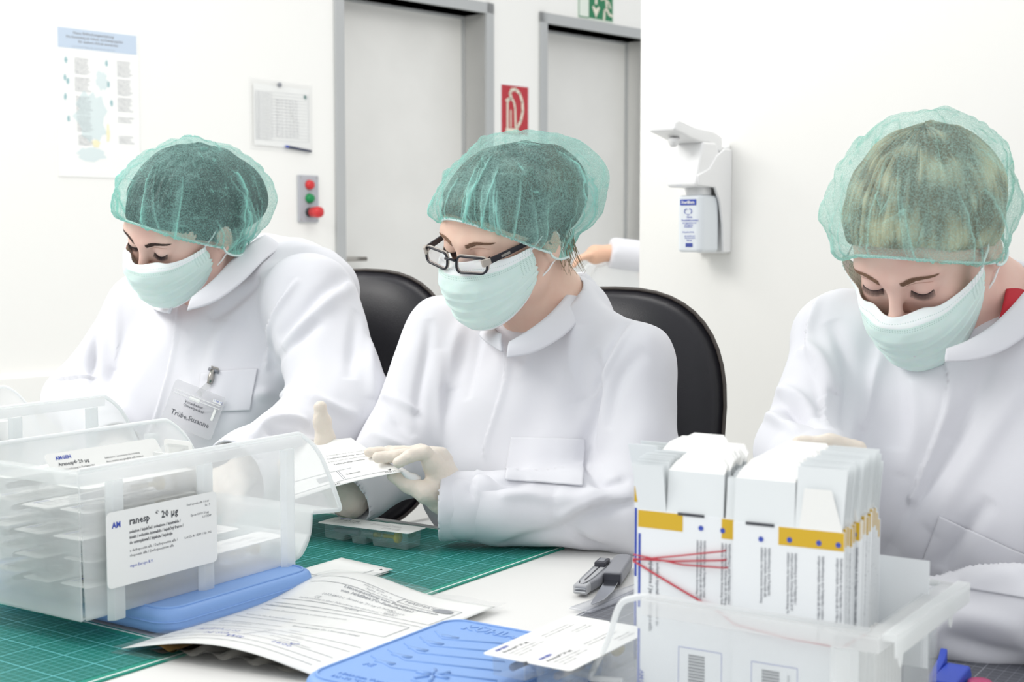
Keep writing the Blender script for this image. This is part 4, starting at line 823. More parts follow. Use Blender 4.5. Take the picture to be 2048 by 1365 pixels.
# ------------------------------------------------------------ head
def Rot(r):
    r = np.array(r, float); t = np.linalg.norm(r); k = r/t; K = np.array([[0, -k[2], k[1]], [k[2], 0, -k[0]], [-k[1], k[0], 0]]); return np.eye(3)+math.sin(t)*K+(1-math.cos(t))*K@K
class Head:
    def __init__(s, rv, pos): s.R = Rot(rv); s.p = np.array(pos, float)
    def w(s, q): return s.R@np.array(q, float)+s.p
    def wa(s, q): return np.asarray(q, float)@s.R.T+s.p
    def loc(s, q): return (np.asarray(q, float)-s.p)@s.R
    def d(s, q): return s.R@np.array(q, float)
def head_ops(H, w=1.):
    """skull, face, nose, ears; face looks along -y of the head frame"""
    W, RT = H.w, H.R.T; o = []
    def e(c, r, k=.012, op='u'): o.append(el(W(c), r, k, RT, op))
    def c(a, b, r1, r2, k=.012): o.append(rc(W(a), W(b), r1, r2, k))
    e((0, .012, .050), (.072*w, .090, .076)); e((0, -.030, .030), (.064*w, .056, .062), .03)
    e((0, -.034, -.022), (.052*w, .046, .072), .03)
    for s in (-1, 1):
        c((s*.055*w, .008, -.030), (s*.048*w, -.010, -.052), .016, .016, .03); c((s*.048*w, -.012, -.055), (s*.012, -.074, -.080), .014, .015, .025)
        e((s*.040*w, -.056, -.006), (.022, .024, .018), .02)                      # cheekbone
        e((s*.033, -.052, -.035), (.022, .028, .026), .025)                       # cheek
        c((s*.044, -.070, .046), (s*.010, -.085, .040), .009, .008, .014)         # brow
    c((0, -.078, -.080), (0, -.076, -.080), .015, .014, .015)                     # chin
    for s in (-1, 1): e((s*.031, -.098, .024), (.017, .019, .013), .012, 's')      # eye socket
    c((0, -.086, .034), (0, -.107, -.006), .0065, .0085, .010); c((0, -.107, -.008), (0, -.106, -.010), .0105, .010, .008)
    for s in (-1, 1): e((s*.011, -.098, -.014), (.008, .010, .007), .006); e((s*.031, -.0745, .026), (.0165, .0135, .0135), .004)   # nostril wing, closed lid over the eyeball
    e((0, -.090, -.042), (.022, .011, .009), .008); e((0, -.086, -.052), (.018, .010, .007), .006)
    for s in (-1, 1):
        e((s*.0745*w, .016, -.004), (.008, .018, .030), .006); e((s*.082*w, .012, .0), (.005, .010, .016), .004, 's')
    return o
HM = {}
def skin_parts(H, par, bv, browcol, lashcol, nm='person'):
    """brows and lashes"""
    def surf(x, z, lift=.0004):
        o = H.w((x, -.2, z)); d = H.d((0, 1, 0)); h = bv.ray_cast(V3(o), V3(d)); p = np.array(h[0]) if h[0] is not None else H.w((x, -.085, z)); return p - d*lift
    r = random.Random(7)
    for s in (-1, 1):
        mb = MB()
        for i in range(230):
            u = r.random(); x = s*(.013+.036*u); z = .041+.0065*math.sin(min(1, u*1.35)*math.pi*.62)-.002*u + r.uniform(-.0036, .0036)*(1-u*.7)
            a = surf(x, z, .0004); b = surf(x+s*.006, z+.0015*(1-u*2), .0012); mb.tube([a, (a+b)/2+(a-b)*.0-H.d((0, .0005, 0)), b], [.00042, .0004, .0001], 3, cap=False)
        mb.build('eyebrow', browcol, par, smooth=True)
        mb = MB(); base = []
        for i in range(34):
            u = i/33; x = s*(.018+.027*u); z = .0185+.004*(2*u-1)**2+.0015*u; a = surf(x, z, .0004); base.append(a)
            if i % 1 == 0:
                tip = a + H.d((s*(.0035*(u-.35)), -.0042, -.0062-.001*r.random())); mid_ = (a+tip)/2+H.d((0, -.0008, -.001)); mb.tube([a, mid_, tip], [.00035, .0003, .00008], 3, cap=False)
        mb.tube(base, .0006, 5); mb.build('eyelashes', lashcol, par, smooth=True)
        mb = MB(); mb.tube([surf(s*(.017+.029*i/12), .0345+.0035*math.sin(i/12*math.pi), .00005) for i in range(13)], .0004, 5); mb.build('eyelid_crease', mat('lid_crease', 'b98a77', .6), par, smooth=True)
def mask_mat():
    m = bpy.data.materials.new('mask_fabric'); m.use_nodes = True; nt = m.node_tree; N = nt.nodes; L = nt.links; b = N['Principled BSDF']; b.inputs['Roughness'].default_value = .85
    uv = N.new('ShaderNodeUVMap'); sp = N.new('ShaderNodeSeparateXYZ'); L.new(uv.outputs[0], sp.inputs[0])
    def lt(sock, v, op='LESS_THAN'): q = N.new('ShaderNodeMath'); q.operation = op; L.new(sock, q.inputs[0]); q.inputs[1].default_value = v; return q
    def op2(a, c, op): q = N.new('ShaderNodeMath'); q.operation = op; L.new(a.outputs[0], q.inputs[0]); L.new(c.outputs[0], q.inputs[1]); return q
    top = lt(sp.outputs[1], .135); bot = lt(sp.outputs[1], .968, 'GREATER_THAN'); band = op2(top, bot, 'MAXIMUM')
    n = N.new('ShaderNodeTexNoise'); n.inputs['Scale'].default_value = 9; L.new(uv.outputs[0], n.inputs['Vector'])
    mx = N.new('ShaderNodeMix'); mx.data_type = 'RGBA'; mx.inputs['A'].default_value = hexc('d6ede6'); mx.inputs['B'].default_value = hexc('e4f5f0'); L.new(n.outputs[0], mx.inputs['Factor'])
    m2 = N.new('ShaderNodeMix'); m2.data_type = 'RGBA'; m2.inputs['B'].default_value = hexc('f6fafa'); L.new(band.outputs[0], m2.inputs['Factor']); L.new(mx.outputs['Result'], m2.inputs['A'])
    # stitched dots
    dx = N.new('ShaderNodeMath'); dx.operation = 'PINGPONG'; dx.inputs[1].default_value = .006; L.new(sp.outputs[0], dx.inputs[0]); dd = lt(dx.outputs[0], .0026)
    rows = None
    for v in (.085, .155, .175, .925, .945):
        a = N.new('ShaderNodeMath'); a.operation = 'SUBTRACT'; L.new(sp.outputs[1], a.inputs[0]); a.inputs[1].default_value = v; c = N.new('ShaderNodeMath'); c.operation = 'ABSOLUTE'; L.new(a.outputs[0], c.inputs[0]); q = lt(c.outputs[0], .0045)
        rows = q if rows is None else op2(rows, q, 'MAXIMUM')
    # weld dots near the side edges
    dy = N.new('ShaderNodeMath'); dy.operation = 'PINGPONG'; dy.inputs[1].default_value = .014; L.new(sp.outputs[1], dy.inputs[0]); dyl = lt(dy.outputs[0], .006)
    dx2 = N.new('ShaderNodeMath'); dx2.operation = 'PINGPONG'; dx2.inputs[1].default_value = .009; L.new(sp.outputs[0], dx2.inputs[0]); dx2l = lt(dx2.outputs[0], .0038)
    e1 = lt(sp.outputs[0], .085); e2 = lt(sp.outputs[0], .915, 'GREATER_THAN'); ee = op2(e1, e2, 'MAXIMUM'); blk = lt(sp.outputs[1], .42); weld = op2(op2(op2(dyl, dx2l, 'MULTIPLY'), ee, 'MULTIPLY'), blk, 'MULTIPLY')
    dots = op2(op2(rows, dd, 'MULTIPLY'), weld, 'MAXIMUM'); hf = N.new('ShaderNodeMath'); hf.operation = 'MULTIPLY'; hf.inputs[1].default_value = .55; L.new(dots.outputs[0], hf.inputs[0])
    m3 = N.new('ShaderNodeMix'); m3.data_type = 'RGBA'; m3.inputs['B'].default_value = hexc('8fb5ab'); L.new(hf.outputs[0], m3.inputs['Factor']); L.new(m2.outputs['Result'], m3.inputs['A'])
    L.new(m3.outputs['Result'], b.inputs['Base Color'])
    tc = N.new('ShaderNodeTexCoord'); n2 = N.new('ShaderNodeTexNoise'); n2.inputs['Scale'].default_value = 120; n2.inputs['Detail'].default_value = 6; L.new(tc.outputs['Object'], n2.inputs['Vector'])
    bp = N.new('ShaderNodeBump'); bp.inputs['Strength'].default_value = .35; bp.inputs['Distance'].default_value = .0012; L.new(n2.outputs[0], bp.inputs['Height']); L.new(bp.outputs[0], b.inputs['Normal'])
    b.inputs['Subsurface Weight'].default_value = .15; b.inputs['Subsurface Scale'].default_value = .004
    return m
M['mask'] = mask_mat()
def smooth01(x): x = np.clip(x, 0, 1); return x*x*(3-2*x)
def make_mask(H, par, flare_r=.0, flare_l=.0, drop=0., rise=0.):
    """pleated face mask; flare = how far the top corner stands off the cheek (r = wearer's right)"""
    nu, nv = 90, 60; vs = []; uvs = []
    cz = np.interp; vv = [0, .12, .3, .5, .7, .88, 1]
    cy_ = [-.1135+rise*.75, -.1235+rise*.35, -.1295, -.125, -.121, -.117, -.105]; cz_ = [.002+rise, -.006+rise*.7, -.026+rise*.2, -.048, -.070, -.089, -.103]
    ey_ = [-.024, -.024, -.022, -.020, -.018, -.022, -.026]; ez_ = [.006+rise*.3, .000+rise*.2, -.012, -.022, -.032, -.045, -.056]; ex_ = [.071, .072, .0725, .072, .070, .066, .060]
    for j in range(nv+1):
        v = j/nv
        for i in range(nu+1):
            u = 2*i/nu-1; au = abs(u); c = math.cos(au*math.pi/2); c1 = c**.95
            # pleats: three soft overlapping steps fading towards the sides
            pl = sum(.0050*max(0, 1-abs(v-q)/.12)*(1 if v > q else .12) for q in (.40, .58, .76))*(.5+.5*au)
            yc, zc, ye, ze, xe = cz(v, vv, cy_), cz(v, vv, cz_)-drop*.01, cz(v, vv, ey_), cz(v, vv, ez_), cz(v, vv, ex_)
            x = math.copysign(xe*math.sin(au*math.pi/2)**.92, u); y = ye+(yc-ye)*c1-pl; z = ze+(zc-ze)*(c**.8)
            noseside = math.exp(-((au-.28)/.16)**2)*max(0, 1-v/.2); y += .012*noseside        # dips beside the nose
            fl = (flare_r if u < 0 else flare_l)*smooth01((au-.62)/.38)*max(0, 1-v/.55)**1.2
            x += math.copysign(fl*.75, u); y -= fl*.55; z += fl*.75
            y += .0012*math.sin(14*u+9*v)*math.sin(11*v+3*u)
            vs.append((x, y, z)); uvs.append((i/nu, v))
    fs = [(j*(nu+1)+i, (j+1)*(nu+1)+i, (j+1)*(nu+1)+i+1, j*(nu+1)+i+1) for j in range(nv) for i in range(nu)]
    me = mesh('face_mask', H.wa(vs), fs); ul = me.uv_layers.new(name='UVMap')
    for l in me.loops: ul.data[l.index].uv = uvs[l.vertex_index]
    o = link('face_mask', me, M['mask'], par); md = o.modifiers.new('s', 'SOLIDIFY'); md.thickness = .0012; md.offset = 0
    for s in (-1, 1):
        fl = flare_r if s < 0 else flare_l
        a = np.array((s*(.069+fl*.7), -.028-fl*.5, .003+fl*.7)); b_ = np.array((s*.060, -.028, -.054)); ear1 = np.array((s*.0775, .014, .030)); ear2 = np.array((s*.079, .030, .004)); ear3 = np.array((s*.0785, .022, -.024))
        mb = MB(); mb.tube([H.w(a), H.w(a*.5+ear1*.5+np.array((s*.004, 0, 0))), H.w(ear1), H.w(ear2), H.w(ear3), H.w(b_*.5+ear3*.5+np.array((s*.004, 0, 0))), H.w(b_)], .0014, 8); mb.build('ear_loop', M['white_pl'], o, smooth=True)
    return o
def cap_mat(name, base, fold_, dens):
    m = bpy.data.materials.new(name); m.use_nodes = True; nt = m.node_tree; N = nt.nodes; L = nt.links; N.remove(N['Principled BSDF']); out = N['Material Output']
    at = N.new('ShaderNodeAttribute'); at.attribute_name = 'pleat'; tc = N.new('ShaderNodeTexCoord')
    n = N.new('ShaderNodeTexNoise'); n.inputs['Scale'].default_value = 420; n.inputs['Detail'].default_value = 4; n.inputs['Distortion'].default_value = .3; L.new(tc.outputs['Object'], n.inputs['Vector'])
    n2 = N.new('ShaderNodeTexNoise'); n2.inputs['Scale'].default_value = 14; n2.inputs['Detail'].default_value = 3; L.new(tc.outputs['Object'], n2.inputs['Vector'])
    r = N.new('ShaderNodeMapRange'); r.inputs['From Min'].default_value = .35; r.inputs['From Max'].default_value = .65; r.inputs['To Min'].default_value = dens-.17; r.inputs['To Max'].default_value = dens+.15; L.new(n.outputs[0], r.inputs[0])
    r2 = N.new('ShaderNodeMapRange'); r2.inputs['From Min'].default_value = .35; r2.inputs['From Max'].default_value = .65; r2.inputs['To Min'].default_value = -.10; r2.inputs['To Max'].default_value = .10; L.new(n2.outputs[0], r2.inputs[0])
    a1 = N.new('ShaderNodeMath'); L.new(r.outputs[0], a1.inputs[0]); L.new(r2.outputs[0], a1.inputs[1])
    a2 = N.new('ShaderNodeMath'); a2.use_clamp = True; L.new(a1.outputs[0], a2.inputs[0]); L.new(at.outputs['Fac'], a2.inputs[1])
    mx = N.new('ShaderNodeMix'); mx.data_type = 'RGBA'; mx.inputs['A'].default_value = hexc(base); mx.inputs['B'].default_value = hexc(fold_); L.new(at.outputs['Fac'], mx.inputs['Factor'])
    df = N.new('ShaderNodeBsdfDiffuse'); L.new(mx.outputs['Result'], df.inputs[0]); tl = N.new('ShaderNodeBsdfTranslucent'); L.new(mx.outputs['Result'], tl.inputs[0])
    tr = N.new('ShaderNodeBsdfTransparent'); tr.inputs[0].default_value = (.93, 1, .98, 1)
    s1 = N.new('ShaderNodeMixShader'); s1.inputs[0].default_value = .35; L.new(df.outputs[0], s1.inputs[1]); L.new(tl.outputs[0], s1.inputs[2])
    s2 = N.new('ShaderNodeMixShader'); L.new(a2.outputs[0], s2.inputs[0]); L.new(tr.outputs[0], s2.inputs[1]); L.new(s1.outputs[0], s2.inputs[2]); L.new(s2.outputs[0], out.inputs[0])
    bp = N.new('ShaderNodeBump'); bp.inputs['Strength'].default_value = .4; bp.inputs['Distance'].default_value = .001; L.new(n.outputs[0], bp.inputs['Height']); L.new(bp.outputs[0], df.inputs['Normal'])
    return m
def cap_loop(th, fz=.080, sz=.012, bz=-.040):
    """elastic line round the head, th=0 forehead, +-pi nape"""
    c, s = math.cos(th), math.sin(th); x = .0765*s*(1+.03*abs(s)); y = .004-.090*c if c > 0 else .004-.098*c
    z = (fz*max(0, c)**1.1 + sz*(1-abs(c)) + bz*max(0, -c)**.55); return np.array((x, y, z))
def make_cap(H, par, m, center=(0, .022, .055), rad=(.098, .122, .098), lobes=(), seed=1, fz=.080, sz=.012, bz=-.040, nf=46, folds=(), apex=(0, .25, 1.), overhang=.35):
    """gathered non-woven cap: elastic line, sagging hem, dome with wedge-shaped pleats and sharp crease lines"""
    nt_, nr = 640, 130; rnd = random.Random(seed); cen = np.array(center); R_ = np.array(rad); ap = norm(apex)
    th = np.linspace(-math.pi, math.pi, nt_, endpoint=False); t = (np.linspace(0, 1, nr+1)**1.15)[:, None]
    lp = np.array([cap_loop(a, fz, sz, bz) for a in th])-cen; rl_ = np.linalg.norm(lp, axis=1); d0 = lp/rl_[:, None]
    ang = np.arccos(np.clip(d0@ap, -1, 1)); ort = d0-ap*(d0@ap)[:, None]; ort /= np.linalg.norm(ort, axis=1)[:, None]
    dip = np.where(t < .22, -overhang*np.sin(np.pi*np.clip(t/.22, 0, 1))*.16, 0)
    a = ang[None]*(1-(t+dip*.35)); d = ap*np.cos(a)[..., None]+ort[None]*np.sin(a)[..., None]
    re = 1/np.linalg.norm(d/R_, axis=2); k = np.clip(t/.13, 0, 1)**.55; r = rl_[None]*(1-k)+re*k
    for ld, la, lw in lobes: r = r+k*la*np.exp(-(np.arccos(np.clip(d@norm(ld), -1, 1))/lw)**2)
    h = np.zeros_like(r); den = np.zeros_like(r); F = [(rnd.uniform(-math.pi, math.pi), rnd.uniform(.018, .055), rnd.uniform(.12, .75), rnd.uniform(-.5, .5), rnd.uniform(.4, 1), rnd.choice((-1, 1))) for _ in range(nf)]
    for f0, fw, fl, fs_, fa, sg in F:
        dt = ((th[None]-(f0+fs_*t)+math.pi) % (2*math.pi)-math.pi)*sg; q = np.clip(t/fl, 0, 1); on_ = t < fl; w = fw*(.25+np.sin(np.pi*q)**.8)*(1+1.2*t)+1e-6
        x = dt/w; edge = np.exp(-(dt/(.007+.010*t))**2); body = np.where((x > 0) & (x < 1.6), 1-x/1.6, 0); env = on_*(1-q)**.35*fa
        h += env*(.0040*np.exp(-((x-.25)/.7)**2)+.0012*edge); den += env*(.42*body+.75*edge)
    nz = np.zeros_like(r); cr_ = np.zeros_like(r)
    for jj in range(nr+1):
        for ii in range(nt_):
            q = Vector(d[jj, ii]*2.9+np.array((seed, 0, 0))); nz[jj, ii] = mnoise.noise(q)*.0075+abs(mnoise.noise(q*2.1))*.0055
    for i in range(46):
        a_ = norm([rnd.uniform(-1, 1), rnd.uniform(-1, 1), rnd.uniform(-.2, 1)]); b_ = norm(a_+np.array([rnd.uniform(-1, 1), rnd.uniform(-1, 1), rnd.uniform(-1, .3)])*rnd.uniform(.25, .75))-a_
        tt = np.clip(((d-a_)@b_)/(b_@b_), 0, 1); v = d-a_-tt[..., None]*b_; dd = np.linalg.norm(v, axis=2); sd = np.sign(v@np.cross(a_, b_)); cw = rnd.uniform(.007, .012); env = np.sqrt(np.sin(np.pi*tt)+1e-3)*rnd.uniform(.5, 1)
        cr_ = np.maximum(cr_, env*np.exp(-(dd/cw)**2)); h += np.clip(t/.12, 0, 1)*env*.0028*np.exp(-(dd/.07)**2)*sd*.6; den += .22*env*np.exp(-(dd/.045)**2)*(sd > 0)
    gath = .0016*np.sin(th*95+3*np.sin(th*13))[None]*np.clip(1-t/.10, 0, 1); cr_ = cr_*np.clip(t/.12, 0, 1)
    vs = (cen + d*(r+h+gath+nz*k+.0012*cr_)[..., None]).reshape(-1, 3); pl = np.clip(den*.85+.60*cr_+.55*np.clip(1-t/.035, 0, 1), 0, 1).ravel()
    n = nt_; fs = [(j*n+i, j*n+(i+1) % n, (j+1)*n+(i+1) % n, (j+1)*n+i) for j in range(nr) for i in range(n)]
    me = mesh('cap_fabric', H.wa(vs), fs); at = me.attributes.new('pleat', 'FLOAT', 'POINT'); at.data.foreach_set('value', pl)
    o = link('hair_net_cap', me, m, par)
    mb = MB(); pts = []
    for i in range(420): th = -math.pi+2*math.pi*i/420; p = cap_loop(th, fz, sz, bz)*np.array((1.012, 1.012, 1)); pts.append(H.w(p+np.array((0, 0, .0006*math.sin(i*2.4)))))
    mb.tube(pts+[pts[0]], .0019, 7, cap=False); mb.build('elastic_edge', M['elastic'], o, smooth=True)
    return o
def hair_mat(name, c1, c2):
    m, nt, b = nodes(name); N = nt.nodes; L = nt.links; b.inputs['Roughness'].default_value = .5
    at = N.new('ShaderNodeAttribute'); at.attribute_name = 'strand'; mx = N.new('ShaderNodeMix'); mx.data_type = 'RGBA'; mx.inputs['A'].default_value = hexc(c1); mx.inputs['B'].default_value = hexc(c2)
    tc = N.new('ShaderNodeTexCoord'); n = N.new('ShaderNodeTexNoise'); n.inputs['Scale'].default_value = 30; L.new(tc.outputs['Object'], n.inputs['Vector']); ad = N.new('ShaderNodeMath'); ad.operation = 'MULTIPLY_ADD'
    L.new(n.outputs[0], ad.inputs[0]); ad.inputs[1].default_value = .8; L.new(at.outputs['Fac'], ad.inputs[2]); r = N.new('ShaderNodeMapRange'); r.inputs['From Min'].default_value = .2; r.inputs['From Max'].default_value = 1.1; L.new(ad.outputs[0], r.inputs[0])
    L.new(r.outputs[0], mx.inputs['Factor']); L.new(mx.outputs['Result'], b.inputs['Base Color']); return m
def make_hair(H, par, m, center=(0, .022, .052), rad=(.084, .106, .086), lobes=(), seed=2, lift=(.082, .028, -.03), apex=(0, .6, .8)):
    nt_, nr = 420, 60; cen = np.array(center); R_ = np.array(rad); ap = norm(apex); vs = []; st = []
    for j in range(nr+1):
        t = j/nr
        for i in range(nt_):
            th = -math.pi+2*math.pi*i/nt_; lp = cap_loop(th, lift[0]+.010*mnoise.noise(Vector((th*2.5, seed, 0))), lift[1]+.006*mnoise.noise(Vector((th*6, seed, 1))), lift[2]); d0 = norm(lp-cen); ang = math.acos(float(d0@ap)); a = ang*(1-t); ort = norm(d0-ap*(d0@ap)); d = ap*math.cos(a)+ort*math.sin(a); r = 1/np.linalg.norm(d/R_)
            for (ld, la, lw) in lobes: r += la*math.exp(-(math.acos(max(-1, min(1, float(d@norm(ld)))))/lw)**2)
            k = min(1, t/.06)**.5; rl_ = np.linalg.norm(lp-cen)*.99; s = mnoise.noise(Vector((th*38, t*5+seed, 0)))*.5+mnoise.noise(Vector((th*12, t*3, seed)))*.6
            lump = mnoise.noise(Vector(d*3.2+np.array((seed, 3, 1)))); vs.append(cen+d*(rl_*(1-k)+r*k+.0030*s*k+.007*(lump*.7-.1)*k)); st.append(s*.75+lump*.9)
    n = nt_; fs = [(j*n+i, j*n+(i+1) % n, (j+1)*n+(i+1) % n, (j+1)*n+i) for j in range(nr) for i in range(n)]
    me = mesh('hair', H.wa(vs), fs); at = me.attributes.new('strand', 'FLOAT', 'POINT'); at.data.foreach_set('value', st); return link('hair', me, m, par)
def make_collar(par, c, up, fwd, ra, rb_, h, gap=.25, flare=.10, m=None, tilt=.0, name='collar', seed=0, overlap=0.):
    """standing collar: ring round centre c, axis up, open towards fwd"""
    up = norm(up); fwd = norm(np.array(fwd)-up*(np.array(fwd)@up)); sd = np.cross(up, fwd); n = 90; q = 10; vs = []; fs = []
    for j in range(q+1):
        v = j/q
        for i in range(n+1):
            a = gap + (2*math.pi-2*gap)*i/n + overlap; fr = .5+.5*math.cos(a); rr = 1+flare*v; hh = h*(1-.25*fr**3)*min(1, (min(i, n-i)/n*14+.35)); wob = .0014*math.sin(7*a+seed)
            vs.append(c + fwd*(rb_*rr+wob)*math.cos(a) + sd*(ra*rr+wob)*math.sin(a) + up*(hh*v - tilt*fr))
    fs = [(j*(n+1)+i, j*(n+1)+i+1, (j+1)*(n+1)+i+1, (j+1)*(n+1)+i) for j in range(q) for i in range(n)]
    o = link(name, mesh(name, vs, fs), m or M['cloth'], par); md = o.modifiers.new('s', 'SOLIDIFY'); md.thickness = .0035; md.offset = 0; return o
def patch(par, bv, quad, name, m=None, off=.0022, nx=40, ny=30, th=.0016, puff=0., label=None):
    """cloth patch laid onto the garment surface between four outline points (tl, tr, br, bl)"""
    q = [np.array(c, float) for c in quad]; vs = []; ok = []
    for j in range(ny+1):
        for i in range(nx+1):
            u, v = i/nx, j/ny; p = (1-u)*(1-v)*q[0]+u*(1-v)*q[1]+u*v*q[2]+(1-u)*v*q[3]; h = cast(bv, p[0], p[1])
            if h is None: vs.append(vs[-1] if vs else np.zeros(3)); continue
            nn = h[1]; nn = nn if nn@ray(p[0], p[1]) < 0 else -nn; vs.append(h[0]+nn*(off+puff*math.sin(math.pi*u)*(1-v)))
    fs = [(j*(nx+1)+i, (j+1)*(nx+1)+i, (j+1)*(nx+1)+i+1, j*(nx+1)+i+1) for j in range(ny) for i in range(nx)]
    o = link(name, mesh(name, vs, fs), m or M['cloth'], par, label=label); md = o.modifiers.new('s', 'SOLIDIFY'); md.thickness = th; md.offset = 0; return o
def loop_collar(par, top, bot, name='collar', m=None, th=.0035, closed=False):
    """standing collar through a top edge and a bottom edge"""
    def cr(pts, n):
        pts = [np.array(p) for p in pts]; out = []
        for i in range(len(pts)-1):
            p0, p1, p2, p3 = pts[max(0, i-1)], pts[i], pts[i+1], pts[min(len(pts)-1, i+2)]
            for k in range(n): t = k/n; out.append(.5*((2*p1)+(p2-p0)*t+(2*p0-5*p1+4*p2-p3)*t*t+(-p0+3*p1-3*p2+p3)*t**3))
        return out+[pts[-1]]
    a, b = cr([P(*p) for p in top], 8), cr([P(*p) for p in bot], 8); q = 8; vs = []; n = len(a); ce = sum(a)/n
    for j in range(q+1):
        v = j/q
        for i in range(n): p = b[i]*(1-v)+a[i]*v; o_ = p-ce; o_[2] = 0; vs.append(p + norm(o_)*.004*math.sin(math.pi*v))
    fs = [(j*n+i, j*n+i+1, (j+1)*n+i+1, (j+1)*n+i) for j in range(q) for i in range(n-1)]
    o = link(name, mesh(name, vs, fs), m or M['cloth'], par); md = o.modifiers.new('s', 'SOLIDIFY'); md.thickness = th; md.offset = 0; return o
def bounds(ops, pad=.05):
    lo = np.full(3, 9.); hi = np.full(3, -9.)
    for o in ops:
        if o[0] in ('rc', 'crc'):
            for p in (o[1], o[2]): r = max(o[3], o[4]); lo = np.minimum(lo, p-r); hi = np.maximum(hi, p+r)
        elif o[0] == 'el' and o[5] == 'u': r = max(o[2]); lo = np.minimum(lo, o[1]-r); hi = np.maximum(hi, o[1]+r)
    return lo-pad*.4, hi+pad*.4
def solid(name, ops, h, m, par, smooth=1, fn=None, label=None):
    lo, hi = bounds(ops); vs, Q = nets(ops, lo, hi, h, smooth=smooth)
    if fn: vs = fn(vs, Q)
    o = link(name, fastmesh(name, vs, Q), m, par, label=label); return o, vs, Q
def finger(ops, pts, r0, r1, k=.004):
    n = len(pts)-1
    for i in range(n): ops.append(rc(pts[i], pts[i+1], r0+(r1-r0)*i/n, r0+(r1-r0)*(i+1)/n, k if i else .010))
BASIS = np.array([A, B, Z])
# ------------------------------------------------------------ chairs
def chair(px, d, ztop, label, w=.43, face=None, h=.50):
    c = P(px, 500, d); c[2] = 0; t = thing('office_chair', c, label, 'chair', 'black padded chairs')
    bk = MB(); hw, hh = w/2, h/2; n = 48; pts = []
    for i in range(n):
        a = 2*math.pi*i/n; ca, sa = math.cos(a), math.sin(a); e = 2/2.7; pts.append((hw*math.copysign(abs(ca)**e, ca), hh*math.copysign(abs(sa)**e, sa)))
    cz_ = ztop-hh; vs = []; fs = []; prof = [(0, .034), (.35, .034), (.62, .031), (.82, .025), (.93, .016), (1.0, .0), (.93, -.014), (.8, -.022), (.35, -.026), (0, -.026)]
    for s, y in prof:
        for x, z in pts: vs.append(c + A*x*s - B*(y - .10*(x*s/hw)**2*.35) + Z*(cz_+z*s) + B*.05*((z*s)/hh))
    k = len(prof); fs = [(i*n+j, i*n+(j+1) % n, (i+1)*n+(j+1) % n, (i+1)*n+j) for i in range(k-1) for j in range(n)]
    bk.add(vs, fs); bk.build('backrest', M['leather'], t, smooth=True)
    pp = MB(); pp.tube([c + A*x*1.003 + B*(.035*(x/hw)**2) + Z*(cz_+z*1.003) + B*.05*(z/hh) for x, z in pts] + [c + A*pts[0][0]*1.003 + B*.035 + Z*cz_], .0035, 8, cap=False); pp.build('piping', M['piping'], t, smooth=True)
    s = MB(); s.prism(rrect(.46, .44, .09, 8), c - B*.25 + Z*.42, A, B, (0, 0, .07)); s.build('seat', M['leather'], t, bevel=.025, seg=4)
    s = MB(); s.tube([c - B*.2 + Z*.43, c - B*.02 + Z*.42, c + B*.03 + Z*(.48), c + B*.045 + Z*(cz_-.02)], .016, 10); s.build('back_bracket', M['black'], t, smooth=True)
    s = MB(); s.lathe(c - B*.25 + Z*.06, Z, [(0, .03), (.12, .028), (.14, .02), (.36, .02)], 16); s.build('gas_lift', M['steel'], t, smooth=True)
    for i in range(5):
        a = 2*math.pi*i/5+.3; u = np.array([math.cos(a), math.sin(a), 0]); s = MB(); s.tube([c - B*.25 + Z*.10, c - B*.25 + u*.28 + Z*.065], [.022, .013], 10); f = s.build('foot', M['black'], t, smooth=True)
        s = MB(); s.lathe(c - B*.25 + u*.28 + Z*.028 - np.cross(u, Z)*.012, np.cross(u, Z), [(0, .024), (.004, .028), (.02, .028), (.024, .024)], 16); s.build('caster', M['black'], f, smooth=True)
    return t
# ------------------------------------------------------------ the seated women
def torso(shR, shL, hip, nb, ra, rbk, k=.05, belly=1., lean=.0):
    mid = (np.array(shR)+np.array(shL))/2; W_ = np.linalg.norm(np.array(shR)-np.array(shL)); ax = norm(np.array(shR)-np.array(shL)); ax[2] = 0; ax = norm(ax); bk = np.cross(Z, ax)*-1; bk = bk if bk@B > 0 else -bk
    RB = np.array([ax, bk, Z]); hip = np.array(hip, float); o = []
    o.append(el(mid - Z*.12 + bk*.015, (ra, rbk, .17), k, RB)); m2 = mid*.45+hip*.55; o.append(el(m2, (ra*.96*belly, rbk*1.08*belly, .20), .09, RB)); o.append(el(hip, (ra*1.05*belly, rbk*1.25*belly, .15), .09, RB))
    for s in (-1, 1): o.append(el(mid - Z*.205 - bk*(rbk*.62) + ax*s*ra*.42, (.072, .062, .075), .07, RB))
    o.append(rc(nb, shR, .060, .052, .05)); o.append(rc(nb, shL, .060, .052, .05)); o.append(rc(nb, mid-Z*.1, .062, .09, .04))
    return o, mid, ax, bk
def legs(par, hip, bk, ax, nm='trousers'):
    ops = []
    for s in (-1, 1):
        h_ = hip + ax*s*.09 - Z*.02; kn = h_ - bk*.36 + Z*.0 + ax*s*.03; an = kn - Z*.40 + bk*.06; h_[2] = .545; kn[2] = .53; an[2] = .11
        ops += [rc(h_, kn, .082, .062, .05), cutrc(kn, an, .062, .05, .03)]
    solid(nm, ops, .009, M['trouser'], par)
    for s in (-1, 1):
        kn = hip + ax*s*.09 - bk*.36 + ax*s*.03; an = kn + bk*.06; an[2] = .05
        solid('shoe', [rc(an+Z*.0, an - bk*.16 - Z*.012, .042, .036, .03), rc(an+Z*.02, an+bk*.02, .04, .042, .03), cut((0, 0, -1), (0, 0, .002))], .007, M['shoe'], par)
